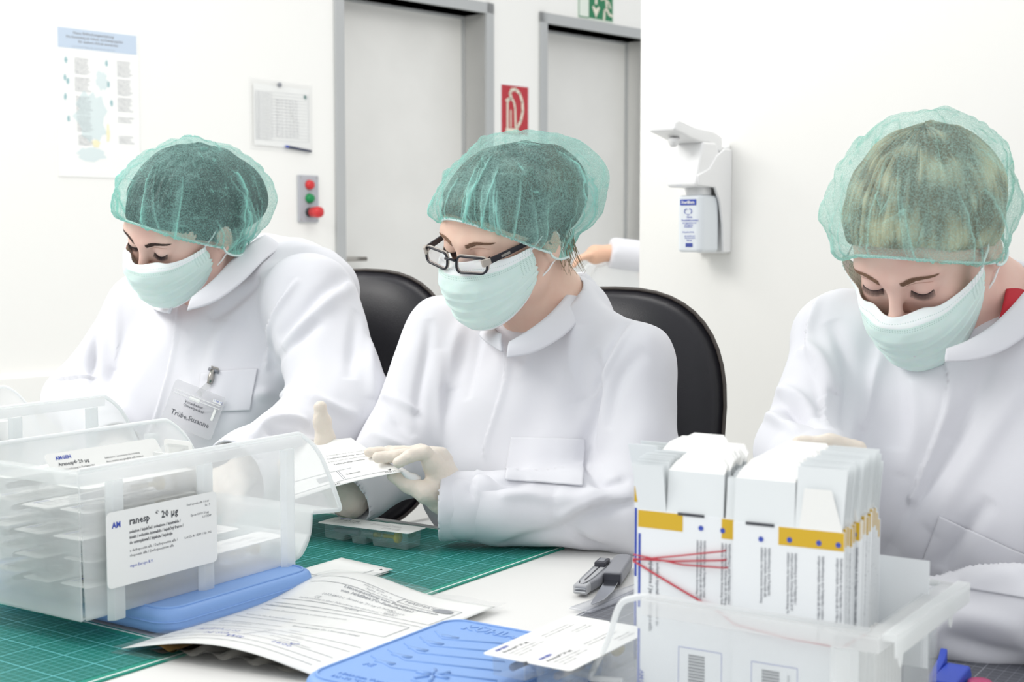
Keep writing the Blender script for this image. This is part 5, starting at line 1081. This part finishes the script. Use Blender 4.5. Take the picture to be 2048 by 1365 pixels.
def sleeve_ops(sh, el_, wr, r0, r1, r2, k=.035, cuff=.10):
    d = norm(np.array(wr)-np.array(el_)); wr = np.array(wr)
    return [rc(sh, el_, r0, r1, k), cutrc(el_, wr, r1, r2, .03)], [sub(wr-d*cuff, wr+d*.06, r2-.008, r2-.003)]
def build_person(name, label, H, skin, shR, shL, nb, hip, arms, ra, rbk, glove_ops, folds, belly=1., headw=1., lower=True, rip=1., extra=()):
    p = thing('person', (hip[0], hip[1], 0), label, 'person')
    tor, mid, ax, bk = torso(shR, shL, hip, nb, ra, rbk, belly=belly)
    # body: head, neck, torso and arms, one surface
    bo = head_ops(H, headw); tlo, _, _, _ = torso(shR, shL, hip, nb, ra-.03, rbk-.03, belly=belly)
    neck_t = H.w((0, .022, -.035)); bo += [rc(neck_t, nb + Z*.02, .047, .053, .03), rc(H.w((0, -.03, -.060)), nb - bk*.03 + Z*.0, .036, .045, .03)]
    inner = []
    for q in tlo:
        if q[0] == 'rc': inner.append(rc(q[1]-Z*.012, q[2]-Z*.012, q[3]-.018, q[4]-.018, q[5]))
        else: inner.append(q)
    bo += inner
    for (e_, w_, r0, r1, r2, hand) in arms.values():
        s = shR if hand == 'R' else shL
        bo += [rc(s, e_, .036, .032, .02), rc(e_, np.array(w_)-norm(np.array(w_)-np.array(e_))*.055, .032, .022, .02)]
    bops = bo
    body, bvs, bQ = solid('body', bops, .0028, skin, p, smooth=1)
    bbv = bvh_of(bvs, bQ)
    # coat
    ops = list(tor) + list(extra); subs = []
    for (e_, w_, r0, r1, r2, hand) in arms.values():
        a, b_ = sleeve_ops(shR if hand == 'R' else shL, e_, w_, r0, r1, r2); ops += a; subs += b_
    neckup = norm(H.w((0, .02, -.04))-nb)
    subs.append(sub(nb - neckup*.010 - bk*.006, nb + neckup*.14 - bk*.03, .060, .074, .006))
    ops += subs + [cut((0, 0, -1), (0, 0, .47))]
    def cf(vs, Q):
        N = normals(vs, Q); bv = bvh_of(vs, Q); v0 = vs.copy(); vs = ripple(vs, N, 9, .010*rip, axis=(0, 0, 1), st=1.8, seed=len(name)); vs = ripple(vs, N, 24, .0042*rip, axis=(.3, .2, 1), st=2.2, seed=3.)
        for f in folds: vs = fold(vs, N, bv, *f)
        for (e_, w_, r0, r1, r2, hand) in arms.values():
            e_, w_ = np.array(e_), np.array(w_); q = v0-w_; pd = np.abs(q@norm(w_-e_)); near = np.linalg.norm(q, axis=1) < .09; wt = np.where(near, smooth01((pd-.002)/.03), 1.)[:, None]; vs = v0*(1-wt)+vs*wt
        return vs
    coat, cvs, cQ = solid('lab_coat', ops, .0039, M['cloth'], p, smooth=1, fn=cf)
    cbv = bvh_of(cvs, cQ)
    def gf(vs, Q):
        N = normals(vs, Q); vs = ripple(vs, N, 75, .0013, axis=norm(list(arms.values())[0][1]-list(arms.values())[0][0]), st=2.2, seed=6.); return ripple(vs, N, 190, .0004, seed=2.)
    for nm_, go in glove_ops: solid(nm_, go, .0017, M['glove'], p, smooth=1, fn=gf)
    if lower: legs(p, np.array(hip, float), bk, ax)
    return p, bbv, cbv, coat, neckup, bk, ax
HR = Head([.764, -.241, -.714], [.506, 1.704, 1.172]); HMd = Head([.542, -.041, -.732], [-.009, 2.082, 1.188]); HL = Head([.691, .061, -.594], [-.555, 2.383, 1.201])
brow_dk = mat('brow_dark', '4a3a34', .7); brow_md = mat('brow_brown', '8a6a55', .7); lash = mat('lash_dark', '2a2024', .6)
CAPM = cap_mat('cap_fabric', 'b4e0d8', 'b0f4e8', .41); CAPL = cap_mat('cap_fabric_dark', 'acdad2', 'a8eee0', .34); CAPR = cap_mat('cap_fabric_light', 'c0e6de', 'b4f4e8', .33)
# ---- middle woman
shR, shL = P(888, 672, 2.25), P(1262, 728, 2.05); nb = P(1120, 640, 2.17); hip = (shR+shL)/2 + B*.05; hip[2] = .60
eR, wR = P(800, 905, 2.13), P(690, 1000, 2.03); eL, wL = P(1300, 1022, 1.945), P(880, 1012, 1.955)
G = []; g = []   # left glove: palm towards the camera, fingers over the sheet, thumb below it
wr_ = P(905, 1000, 1.955); 
km = [P(862, 925, 1.935), P(872, 915, 1.955), P(882, 915, 1.975), P(888, 922, 1.995)]
for kk in km: g.append(rc(P(893, 985, 1.96), kk, .021, .0125, .016))
finger(g, [km[0], P(850, 905, 1.925), P(820, 912, 1.915), P(798, 926, 1.912)], .0105, .0080)
finger(g, [km[1], P(840, 905, 1.945), P(793, 914, 1.94), P(755, 915, 1.94)], .0105, .0080)
finger(g, [km[2], P(842, 902, 1.965), P(790, 906, 1.965), P(738, 905, 1.965)], .0100, .0076)
finger(g, [km[3], P(850, 905, 1.985), P(810, 903, 1.99), P(775, 901, 1.99)], .0090, .0070)
finger(g, [P(880, 995, 1.945), P(850, 985, 1.93), P(815, 968, 1.935), P(786, 952, 1.94)], .0175, .0085, .006)
g.append(rc(wr_, P(880, 985, 1.95), .024, .022, .015)); g.append(rc(wr_, wL+norm(wL-eL)*-.05, .027, .031, .01))
G.append(('glove', g)); g = []
# right glove behind the sheet, thumb up
g.append(rc(P(700, 1000, 2.05), P(655, 945, 2.07), .026, .024, .01)); g.append(rc(P(700, 1000, 2.05), wR-norm(wR-eR)*.05, .026, .028, .01))
finger(g, [P(655, 925, 2.05), P(650, 880, 2.045), P(645, 845, 2.04), P(640, 815, 2.035)], .016, .0095, .01)
for i, (dx, dy) in enumerate([(0, 0), (6, 16), (10, 33), (12, 50)]): finger(g, [P(640+dx, 915+dy, 2.07), P(600+dx, 905+dy, 2.05), P(575+dx, 915+dy, 2.03), P(560+dx, 930+dy, 2.01)], .0105, .008)
g.append(rc(P(660, 950, 2.07), P(640, 940, 2.065), .026, .024, .01)); G.append(('glove', g))
foldsM = [
 ([(1004, 690), (1012, 730), (1000, 780), (985, 830), (960, 900), (948, 980)], .011, .0026, 'step', False),
 ([(1180, 700), (1200, 760), (1180, 850), (1170, 930)], .014, .007, 'valley'), ([(1262, 640), (1215, 720), (1180, 800)], .010, .004, 'roll'),
 ([(1170, 930), (1200, 985), (1260, 960)], .012, .006, 'valley'), ([(1240, 960), (1160, 1010), (1110, 990)], .016, .006, 'ridge'), ([(1120, 1050), (1180, 1010), (1270, 1000)], .014, .006, 'roll'),
 ([(1000, 990), (1060, 985), (1110, 1000)], .012, .004, 'ridge'), ([(1140, 1060), (1170, 1090), (1210, 1100)], .012, .005, 'valley'),
 ([(860, 640), (850, 720), (835, 800), (830, 880)], .012, .005, 'valley'), ([(770, 790), (800, 810), (832, 828)], .010, .008, 'ridge'), ([(772, 800), (790, 850), (825, 880)], .010, .007, 'valley'), ([(745, 870), (780, 890), (828, 905)], .011, .008, 'ridge'), ([(745, 900), (790, 925), (820, 930)], .008, .005, 'valley'),
 ([(930, 640), (905, 700), (900, 780)], .018, .005, 'ridge'), ([(960, 660), (940, 730), (935, 800)], .014, .004, 'valley'), ([(880, 700), (875, 800), (880, 900)], .016, .004, 'ridge'), ([(870, 960), (880, 860), (890, 770)], .010, .003, 'valley'),
 ([(1100, 640), (1060, 700), (1040, 760)], .016, .003, 'ridge'), ([(1150, 650), (1140, 720), (1160, 800)], .018, .004, 'ridge'), ([(1290, 700), (1230, 760), (1215, 860)], .016, .004, 'valley'),
 ([(955, 945), (990, 975), (1060, 960)], .014, .004, 'valley'), ([(1000, 1090), (1100, 1070), (1200, 1040)], .016, .004, 'valley'),
]
pm, bb, cb, coat, nu_, bk_, ax_ = build_person('middle', 'person in white coat, green cap, mask and dark-rimmed glasses holding a printed sheet', HMd, M['skin2'], shR, shL, nb, hip,
    dict(R=(eR, wR, .060, .056, .046, 'R'), L=(eL, wL, .060, .060, .050, 'L')), .175, .108, G, foldsM)
skin_parts(HMd, pm, bb, brow_md, lash)
make_hair(HMd, pm, hair_mat('hair_brown', '262220', '5c5044'), center=(0,.018,.048), rad=(.086, .110, .085), lift=(.086, .004, -.03), lobes=(((.25, .9, -.2), .036, .62),))
make_cap(HMd, pm, CAPM, rad=(.098, .126, .092), center=(0, .026, .050), lobes=(((.25, .95, -.28), .052, .60),), seed=3, sz=-.012, bz=-.060)
make_mask(HMd, pm, .004, .006, drop=-.6, rise=.012)
loop_collar(pm, [(1018,686,2.015),(1060,660,2.03),(1100,628,2.06),(1135,588,2.11),(1160,556,2.17),(1172,548,2.2),(1150,548,2.26),(1100,575,2.30),(1040,600,2.29),(1000,620,2.24),(985,640,2.16),(988,655,2.10),(1002,668,2.04)],
    [(1014,716,2.00),(1068,706,2.01),(1125,674,2.04),(1165,634,2.09),(1195,602,2.16),(1207,596,2.22),(1180,604,2.30),(1110,620,2.35),(1040,635,2.34),(985,650,2.29),(962,665,2.2),(968,680,2.10),(1004,704,2.02)])
patch(pm, cb, [(1024, 876), (1168, 880), (1166, 975), (1010, 962)], 'chest_pocket', off=.0032)
# ---- left woman
shR, shL = P(275, 616, 2.62), P(622, 602, 2.36); nb = P(470, 590, 2.50); hip = (shR+shL)/2 + B*.05; hip[2] = .58
eR, wR = P(152, 800, 2.55), P(230, 900, 2.30); eL, wL = P(690, 835, 2.22), P(470, 955, 2.02)
def simple_hand(w, d, up, curl=.3, r=.010, s=1):
    """relaxed gloved hand from wrist w pointing along d, back of the hand towards up"""
    d = norm(d); up = norm(np.array(up)-d*(np.array(up)@d)); sd = np.cross(d, up)*s; g = [rc(w-d*.05, w+d*.02, .026, .024, .01)]
    for i, (o_, L_) in enumerate([(-.030, .062), (-.010, .072), (.010, .068), (.028, .054)]):
        k = w+d*.085+sd*o_; g.append(rc(w+d*.02+sd*o_*.5, k, .019, .0115, .014)); dd = norm(d-up*curl); d2 = norm(d-up*curl*2.4); finger(g, [k, k+dd*L_*.5, k+dd*L_*.5+d2*L_*.3, k+dd*L_*.5+d2*L_*.3+norm(d-up*curl*4)*L_*.22], .0100, .0078)
    th = w+d*.03-sd*.03; finger(g, [w+d*.01-sd*.015, th, th+norm(d*.8-sd*.6-up*.3)*.035, th+norm(d*.8-sd*.6-up*.3)*.035+norm(d-up*.4)*.026], .0165, .0090, .008); return g
G = [('glove', simple_hand(wL+norm(wL-eL)*.0, norm(wL-eL)-Z*.2, Z, .35)), ('glove', simple_hand(wR, norm(wR-eR)-Z*.15, Z, .35, s=-1))]
foldsL = [
 ([(360, 605), (352, 680), (335, 760), (310, 830), (290, 880)], .011, .003, 'step', False),
 ([(590, 555), (555, 620), (535, 690), (528, 745)], .010, .006, 'step'), ([(700, 560), (620, 620), (560, 690)], .020, .007, 'roll'), ([(640, 640), (580, 700), (545, 740)], .014, .004, 'valley'),
 ([(505, 788), (570, 790), (640, 802), (720, 835)], .014, .006, 'ridge'), ([(505, 880), (530, 850), (570, 835), (620, 845)], .012, .008, 'ridge'), ([(520, 860), (545, 872), (600, 868)], .010, .006, 'valley'), ([(540, 905), (590, 880), (650, 890)], .010, .005, 'ridge'),
 ([(190, 560), (195, 640), (186, 720), (192, 790)], .012, .008, 'valley'), ([(85, 765), (140, 762), (195, 757)], .008, .005, 'step'), ([(230, 590), (240, 660), (235, 740)], .018, .005, 'ridge'), ([(280, 600), (262, 680), (268, 760)], .020, .005, 'valley'), ([(420, 640), (470, 600), (520, 560)], .016, .005, 'valley'),
 ([(450, 640), (430, 700), (420, 760)], .020, .004, 'ridge'), ([(745, 640), (735, 720), (745, 800)], .014, .005, 'ridge'), ([(715, 620), (705, 700), (700, 760)], .014, .004, 'valley'), ([(380, 700), (400, 790), (390, 860)], .018, .003, 'valley')]
pl_, bb, cbL, coat, nu_, bk_, ax_ = build_person('left_', 'person in white coat, green cap and mask with a clipped name badge, on the left', HL, M['skin'], shR, shL, nb, hip,
    dict(R=(eR, wR, .056, .052, .048, 'R'), L=(eL, wL, .078, .080, .058, 'L')), .225, .135, G, foldsL, belly=1.05, extra=[rc(P(535, 560, 2.62), P(640, 585, 2.48), .085, .075, .06)])
skin_parts(HL, pl_, bb, brow_dk, lash)
lb_ = (((.30, .8, -.50), .056, .55),)
make_hair(HL, pl_, hair_mat('hair_dark', '15161a', '3a3a3e'), rad=(.084, .108, .088), lobes=lb_, lift=(.079, -.004, -.078))
make_cap(HL, pl_, CAPL, rad=(.098, .126, .098), center=(0, .014, .052), lobes=(((.30, .8, -.50), .058, .58),), seed=5, sz=-.014, bz=-.088)
make_mask(HL, pl_, .002, .004, drop=-1.5, rise=-.002)
loop_collar(pl_, [(384,596,2.29),(425,562,2.32),(460,525,2.38),(500,488,2.45),(530,470,2.52),(500,480,2.6),(440,500,2.62),(370,530,2.55),(335,590,2.46),(352,606,2.36)],
    [(374,622,2.27),(430,604,2.29),(485,564,2.34),(527,522,2.43),(560,494,2.53),(520,505,2.66),(440,540,2.68),(350,560,2.6),(305,612,2.48),(340,628,2.36)])
patch(pl_, cbL, [(403, 748), (516, 738), (500, 822), (394, 826)], 'chest_pocket', off=.0022, puff=.001)
# ---- right woman
shR, shL = P(1676, 676, 1.84), P(2235, 700, 1.64); nb = P(2010, 640, 1.80); hip = (shR+shL)/2 + B*.04; hip[2] = .58
eR, wR = P(1610, 905, 1.70), P(1655, 985, 1.50); eL, wL = P(2290, 1225, 1.40), P(1835, 1245, 1.47)
G = [('glove', simple_hand(wL, norm(wL-eL), Z, .35, s=1))]
g = []; g.append(rc(P(1655, 985, 1.50), P(1690, 945, 1.44), .024, .024, .01))
for i, (y0, d_) in enumerate([(905, 1.400), (918, 1.415), (932, 1.430), (948, 1.445)]): finger(g, [P(1725, y0+28, d_), P(1712, y0-4, d_-.01), P(1660, y0-17, d_-.015), P(1600, y0-15, d_-.015)], .0105, .0085); g.append(rc(P(1690, 945, 1.44), P(1725, y0+28, d_), .02, .012, .012))
finger(g, [P(1680, 960, 1.45), P(1660, 935, 1.42), P(1640, 925, 1.40)], .014, .009); G.append(('glove', g))
foldsR = [
 ([(1890, 722), (1897, 770), (1888, 830), (1858, 900), (1820, 990)], .011, .003, 'step', False), ([(1770, 690), (1745, 780), (1722, 860)], .012, .004, 'ridge'),
 ([(1640, 590), (1605, 660), (1615, 700), (1640, 760), (1650, 850)], .012, .006, 'step'), ([(1600, 690), (1640, 720), (1665, 790)], .014, .008, 'ridge'), ([(1535, 790), (1580, 820), (1645, 860)], .011, .008, 'valley'), ([(1540, 770), (1590, 790), (1630, 830)], .012, .006, 'ridge'), ([(1530, 830), (1560, 840), (1600, 870)], .010, .006, 'ridge'),
 ([(1660, 640), (1690, 700), (1700, 780), (1690, 870)], .014, .005, 'valley'), ([(1980, 720), (1940, 820), (1880, 930), (1800, 1050), (1750, 1140)], .016, .006, 'valley'), ([(2048, 760), (1990, 850), (1930, 950), (1860, 1060)], .020, .005, 'ridge'),
 ([(1900, 880), (1850, 980), (1780, 1090)], .014, .005, 'ridge'), ([(1780, 700), (1800, 800), (1780, 900)], .022, .004, 'valley'), ([(1820, 760), (1835, 860), (1800, 950)], .016, .003, 'ridge'), ([(1980, 1000), (1900, 1100), (1880, 1140)], .014, .005, 'valley'), ([(1930, 1180), (2000, 1160), (2048, 1165)], .016, .005, 'ridge'), ([(1880, 1270), (1960, 1300), (2048, 1310)], .016, .006, 'valley'), ([(1900, 1230), (1980, 1240), (2048, 1260)], .016, .005, 'ridge')]
pr_, bb, cb, coat, nu_, bk_, ax_ = build_person('right__', 'person in white coat, green cap and mask with blond hair and a red collar', HR, M['skin'], shR, shL, nb, hip,
    dict(R=(eR, wR, .056, .054, .044, 'R'), L=(eL, wL, .06, .052, .047, 'L')), .185, .115, G, foldsR)
skin_parts(HR, pr_, bb, brow_md, lash)
make_hair(HR, pr_, hair_mat('hair_blond', '6b553c', 'd2c0a0'), rad=(.092, .112, .096), lift=(.094, .012, -.03))
make_cap(HR, pr_, CAPR, rad=(.108, .122, .108), center=(0, .018, .058), seed=9, sz=-.014, bz=-.055)
make_mask(HR, pr_, .026, .024, drop=-.3)
loop_collar(pr_, [(1892,700,1.60),(1935,683,1.61),(1980,655,1.63),(2020,617,1.67),(2060,570,1.74),(2080,550,1.80),(2050,550,1.9),(1960,580,1.93),(1860,620,1.88),(1820,660,1.76),(1850,690,1.66)],
    [(1892,724,1.585),(1950,720,1.595),(2010,700,1.615),(2065,660,1.655),(2105,615,1.74),(2120,590,1.82),(2080,590,1.96),(1960,620,2.0),(1830,660,1.94),(1780,690,1.79),(1830,715,1.66)])
loop_collar(pr_, [(1950,688,1.66),(1975,668,1.66),(1995,645,1.665),(2008,600,1.69),(2014,565,1.74),(2022,535,1.80),(2010,530,1.88),(1940,560,1.9),(1870,610,1.84)],
    [(1955,700,1.66),(1985,690,1.66),(2020,668,1.665),(2050,620,1.69),(2062,585,1.74),(2058,560,1.82),(2030,560,1.92),(1940,600,1.95),(1850,640,1.88)], 'shirt_collar', M['red_shirt'])
patch(pr_, cb, [(1880, 1032), (2075, 1120), (2060, 1200), (1830, 1160)], 'chest_pocket', off=.002, puff=.002)
chair(700, 2.72, 1.125, 'black padded office chair behind the leftmost woman'); chair(1203, 2.42, 1.10, 'black padded office chair behind the middle woman'); chair(2240, 2.05, 1.16, 'black padded office chair behind the rightmost woman, just inside the right edge')
# ------------------------------------------------------------ spectacles of the middle woman
gl = bpy.data.objects.new('spectacles', None); SC.collection.objects.link(gl); gl.parent = pm; gl.matrix_parent_inverse = wm(pm).inverted()
GZ, GY = .0245, -.115
def lens_path(s, dx=0, dy=0, grow=0, n=5):
    pts = []
    for x, z in rrect(.051+grow*2, .0225+grow*2, .0085, n):
        zz = z*(1-.12*(x*s > 0)*abs(x)/.026) ; pts.append(H_((s*.0345+x, GY + .010*((s*.0345+x)/.06)**2 + dy + zz*.38, GZ+zz)))
    return pts
H_ = HMd.w
for s in (-1, 1):
    mb = MB(); p = lens_path(s); mb.tube(p+[p[0]], .0017, 8, cap=False); fr = mb.build('rim', M['frame_dk'], gl, smooth=True, label='dark front of the rim')
    mb = MB(); p = lens_path(s, dy=.0028, grow=.0002); mb.tube(p+[p[0]], .0017, 8, cap=False); mb.build('rim_back', M['frame_lt'], fr, smooth=True, label='cream back of the rim')
    mb = MB(); p = lens_path(s, dy=.001, grow=-.001); c_ = sum(p)/len(p); mb.add(p+[c_], [(i, (i+1) % len(p), len(p)) for i in range(len(p))]); mb.build('lens', M['lens_'], gl, smooth=True) if 'lens_' in M else None
    mb = MB(); a = np.array((s*.0605, GY+.010, GZ+.006)); e_ = np.array((s*.0775, .012, .016)); e2 = np.array((s*.077, .040, -.006))
    for q0, q1, h0, h1 in ((a, a+(e_-a)*.35, .0095, .0085), (a+(e_-a)*.35, e_, .0085, .005), (e_, e2, .005, .004)):
        t_ = .0014; vs = []
        for q, h in ((q0, h0), (q1, h1)):
            for dz in (-1, 1):
                for dxx in (-1, 1): vs.append(H_(q+np.array((dxx*t_, 0, dz*h/2))))
        mb.add(vs, [(0, 1, 3, 2), (4, 6, 7, 5), (0, 4, 5, 1), (2, 3, 7, 6), (0, 2, 6, 4), (1, 5, 7, 3)])
    tm = mb.build('temple', M['frame_dk'], gl, bevel=.0006, label='black temple arm')
    mb = MB(); vs = []
    for q, h in ((a+np.array((-s*.004, -.0045, 0)), .0115), (a+np.array((0, .001, 0)), .0105), (a+(e_-a)*.06, .0095)):
        for dz in (-1, 1):
            for dxx in (-1, 1): vs.append(H_(q+np.array((dxx*.0022, 0, dz*h/2))))
    mb.add(vs, [(0, 1, 3, 2), (8, 10, 11, 9)] + [f for k in (0, 4) for f in ((k, k+4, k+5, k+1), (k+2, k+3, k+7, k+6), (k, k+2, k+6, k+4), (k+1, k+5, k+7, k+3))]); mb.build('hinge_block', M['frame_lt'], tm, bevel=.0006, label='cream hinge block')
    mb = MB(); q = a+(e_-a)*.22; q2 = a+(e_-a)*.36; o_ = H_(q+np.array((s*.0015, 0, -.002))); mb.box(o_, H_(q2)-H_(q), HMd.d((s*.0006, 0, 0)), HMd.d((0, 0, .004))); mb.build('metal_badge', M['steel'], tm)
mb = MB(); mb.tube([H_((-.0095, GY-.0005, GZ+.006)), H_((-.004, GY-.003, GZ+.0085)), H_((.004, GY-.003, GZ+.0085)), H_((.0095, GY-.0005, GZ+.006))], [.0022, .0019, .0019, .0022], 8); mb.build('bridge', M['frame_dk'], gl, smooth=True)
# loose strands at her nape
mb = MB(); rnd = random.Random(2)
for i in range(26):
    a = HMd.w((.060+rnd.uniform(-.012, .010), .062+rnd.uniform(-.015, .015), -.012)); b_ = a+np.array((rnd.uniform(-.002, .014), .01, -.03-rnd.uniform(0, .012))); c_ = b_+np.array((rnd.uniform(-.004, .016), .004, -.016-rnd.uniform(0, .012))); mb.tube([a, b_, c_], [.0006, .0005, .0002], 4)
mb.build('loose_hair', hair_mat('hair_strands', '8c7a5e', 'b5a07e'), pm, smooth=True)
# navy collar edge showing in the opening of her coat
# ------------------------------------------------------------ name badge
def on(bv, x, y, off): h = cast(bv, x, y); n = h[1] if h[1]@ray(x, y) < 0 else -h[1]; return h[0]+n*off
ct = on(cbL, 400, 800, .012); dpt = ct[1]-.012
tl, tr, br, bl_ = P(345, 755, dpt+.012), P(446, 795, dpt-.004), P(418, 882, dpt-.012), P(320, 842, dpt+.004)
bd = thing('name_badge', ct, 'clear plastic name badge clipped to the chest pocket of the leftmost woman', 'badge')
uxb = tr-tl; uyb = tl-bl_; Lx, Ly = np.linalg.norm(uxb), np.linalg.norm(uyb); uxb = uxb/Lx; uyb = norm(uyb-uxb*(uyb@uxb)); nb_ = np.cross(uxb, uyb)
mb = MB(); mb.prism(rrect(Lx, Ly, .006, 5, Lx/2, Ly/2), bl_, uxb, uyb, nb_*.0012); mb.build('holder', film('badge_plastic', 'e9e9ec', .35, .12, .12, .5), bd)
mb = MB(); mb.box(bl_+uxb*.004+uyb*(Ly-.022), uxb*(Lx-.008), uyb*.0012, nb_*.0022); mb.box(bl_+uxb*.004+uyb*(Ly-.017), uxb*(Lx-.008), uyb*.0010, nb_*.0022); mb.build('zip_seal', M['white_pl'], bd)
mb = MB(); text_geo([('Vorarbeiter', Lx*.30, Ly*.58, .0070, .0001), ('Umverpacker', Lx*.30, Ly*.50, .0070, .0001), ('Trübe,Susanne', Lx*.13, Ly*.24, .0125, .0001, .95)], mb, bl_, uxb, uyb, nb_*.0016); mb.build('printing', M['ink'], bd)
mb = MB()
for x0, y0, w_, h_ in ((.36, .68, .2, .075), (.78, .82, .17, .07), (.86, .42, .045, .26)): mb.box(bl_+uxb*Lx*x0+uyb*Ly*y0+nb_*.0014, uxb*Lx*w_, uyb*Ly*h_, nb_*.0004)
mb.build('sticker', M['paper'], bd); mb = MB(); text_geo([('UMUC', Lx*.8, Ly*.835, .0055, 0)], mb, bl_, uxb, uyb, nb_*.0020); mb.build('printing', M['blue_ink'], bd)
cp = on(cbL, 428, 742, .004); mb = MB(); cA, cB, cC = P(425, 742, cp[1]-.004), P(419, 768, cp[1]-.010), P(396, 790, dpt-.002)
mb.tube([cA + (cA-cB)*.1, cA*.5+cB*.5, cB], [.0035, .0055, .0045], 12); clp = mb.build('clip_lever', M['steel'], bd, smooth=True)
mb = MB(); u_ = norm(P(438, 740, cp[1])-P(423, 735, cp[1])); w_ = norm(P(423, 748, cp[1])-P(423, 735, cp[1])); mb.box(P(422, 732, cp[1]+.0), u_*.013, w_*.010, np.cross(u_, w_)*.004); mb.build('clip_jaw', M['steel'], bd, bevel=.001)
mb = MB(); mb.lathe(P(417, 738, cp[1]-.003), u_, [(0, .0028), (.018, .0028)], 12); mb.build('hinge_pin', M['knife'], bd, smooth=True)
mb = MB(); q0, q1 = cB, cC; w2 = norm(np.cross(q1-q0, ray(400, 780)))*.005; mb.box(q0-w2, q1-q0, w2*2, -norm(ray(400, 780))*.0006); mb.build('strap', film('strap_plastic', 'f2f2f2', .6, .2, .1), bd)
# ------------------------------------------------------------ the sheet in her hands
c00, c10, c11, c01 = P(588, 1000, 1.94), P(805, 944, 1.915), P(702, 876, 2.03), P(540, 893, 2.06)
held, S = leaflet('printed_sheet', 'printed white sheet held between both gloved hands of the middle woman', 'paper', [c00, c10, c11, c01],
    [('PNF70', .140, .004, .006, 0), ('0270', .060, .003, .006, 0), ('▼', .148, .011, .006, 0), ('Gelbrauch', .088, .022, .0055, .0001), ('Zulassungsinhaber, Lohnhersteller', .085, .088, .0050, 0), ('Verschreibungspflichtig / Arzneimittel', .082, .078, .0050, .0001), ('Darbepoetin alfa, Injektionslösung', .08, .068, .0050, 0), ('Packungsbeilage beachten', .085, .058, .0050, .0001)], 14,
    lambda u, v: .004*math.sin(math.pi*u)*(1-v), th=.0006, items2=[(.0, .010, .150, .010), (.0, .040, .105, .040), (.080, .012, .080, .040), (.083, .012, .083, .040)] + [(.045+.0016*i, .018, .045+.0016*i, .032) for i in range(12)])
st_ = MB(); a, b_ = P(800, 938, 1.925), P(840, 958, 1.935); u = norm(b_-a); st_.tube([a, a*.6+b_*.4-Z*.004, a*.3+b_*.7-Z*.003, b_], [.003, .0055, .0065, .003], 8); o = st_.build('needle_shield', M['white_pl'], smooth=True); tag(o, 'small white plastic piece pinched in the left glove of the middle woman', 'shield')
# ------------------------------------------------------------ colleague behind the wall corner
pz = thing('person', (.74, 4.36, 0), 'person mostly behind the wall corner, bare hand and white sleeve carrying a frosted bin', 'person')
def bp(x, y, z): return np.array((x, y, z))
HB = Head([.25, 0, -1.2], [.70, 4.36, 1.60]); tw = P(1222, 506, 4.2); el_ = bp(.60, 4.25, 1.10); shb = bp(.66, 4.22, 1.40); sh2 = bp(.80, 4.52, 1.40)
bo = head_ops(HB) + [rc(bp(.72, 4.37, 1.55), bp(.73, 4.37, 1.42), .05, .055, .03), rc(shb, el_, .045, .036, .03), rc(el_, tw, .036, .024, .02), rc(sh2, bp(.7, 4.5, 1.12), .045, .036, .03), rc(bp(.7, 4.5, 1.12), bp(.42, 4.42, 1.08), .036, .024, .02), el((.74, 4.37, 1.25), (.13, .17, .22), .05), el((.74, 4.37, .98), (.12, .16, .14), .05)]
for s in (-1, 1): bo += [rc(bp(.74, 4.37+s*.09, .92), bp(.74, 4.37+s*.1, .5), .085, .06, .04), rc(bp(.74, 4.37+s*.1, .5), bp(.75, 4.37+s*.1, .09), .055, .038, .03)]
hd = norm(P(1178, 515, 4.18)-tw); bo.append(rc(tw, tw+hd*.05+Z*.004, .022, .030, .012))
for i, dz in enumerate((.018, .006, -.006, -.018)): kn = tw+hd*.075+np.array((.0, -dz*1.2, .006)); finger(bo, [kn, kn+hd*.028-Z*.003, kn+hd*.045-Z*.022], .0095, .0075)
solid('body', bo, .006, mat('skin_tan', 'e3b79c', .5), pz)
co = [el((.74, 4.37, 1.24), (.155, .20, .24), .05), el((.74, 4.37, .95), (.155, .20, .20), .07), el((.74, 4.37, .72), (.17, .21, .22), .08), rc(shb, el_, .062, .055, .03), cutrc(el_, tw+norm(tw-el_)*.005, .055, .047, .03), rc(sh2, bp(.7, 4.5, 1.12), .062, .055, .03), cutrc(bp(.7, 4.5, 1.12), bp(.47, 4.44, 1.09), .055, .045, .03), cut((0, 0, -1), (0, 0, .55))]
solid('lab_coat', co, .009, M['cloth'], pz)
for s in (-1, 1):
    solid('trousers', [rc(bp(.74, 4.37+s*.09, .9), bp(.75, 4.37+s*.1, .14), .09, .065, .02)], .012, M['trouser'], pz); solid('shoe', [rc(bp(.76, 4.37+s*.1, .05), bp(.62, 4.35+s*.1, .042), .045, .038, .02)], .009, M['shoe'], pz)
make_cap(HB, pz, CAPR, seed=4, nf=20); make_mask(HB, pz)
storage_bin(bp(.72, 4.21, .985), norm((-1, -.06, 0)), norm((-.06, 1, 0)), 'frosted bin carried by the colleague behind the wall corner', L=.42, W=.24, H=.14, Lb=.40)
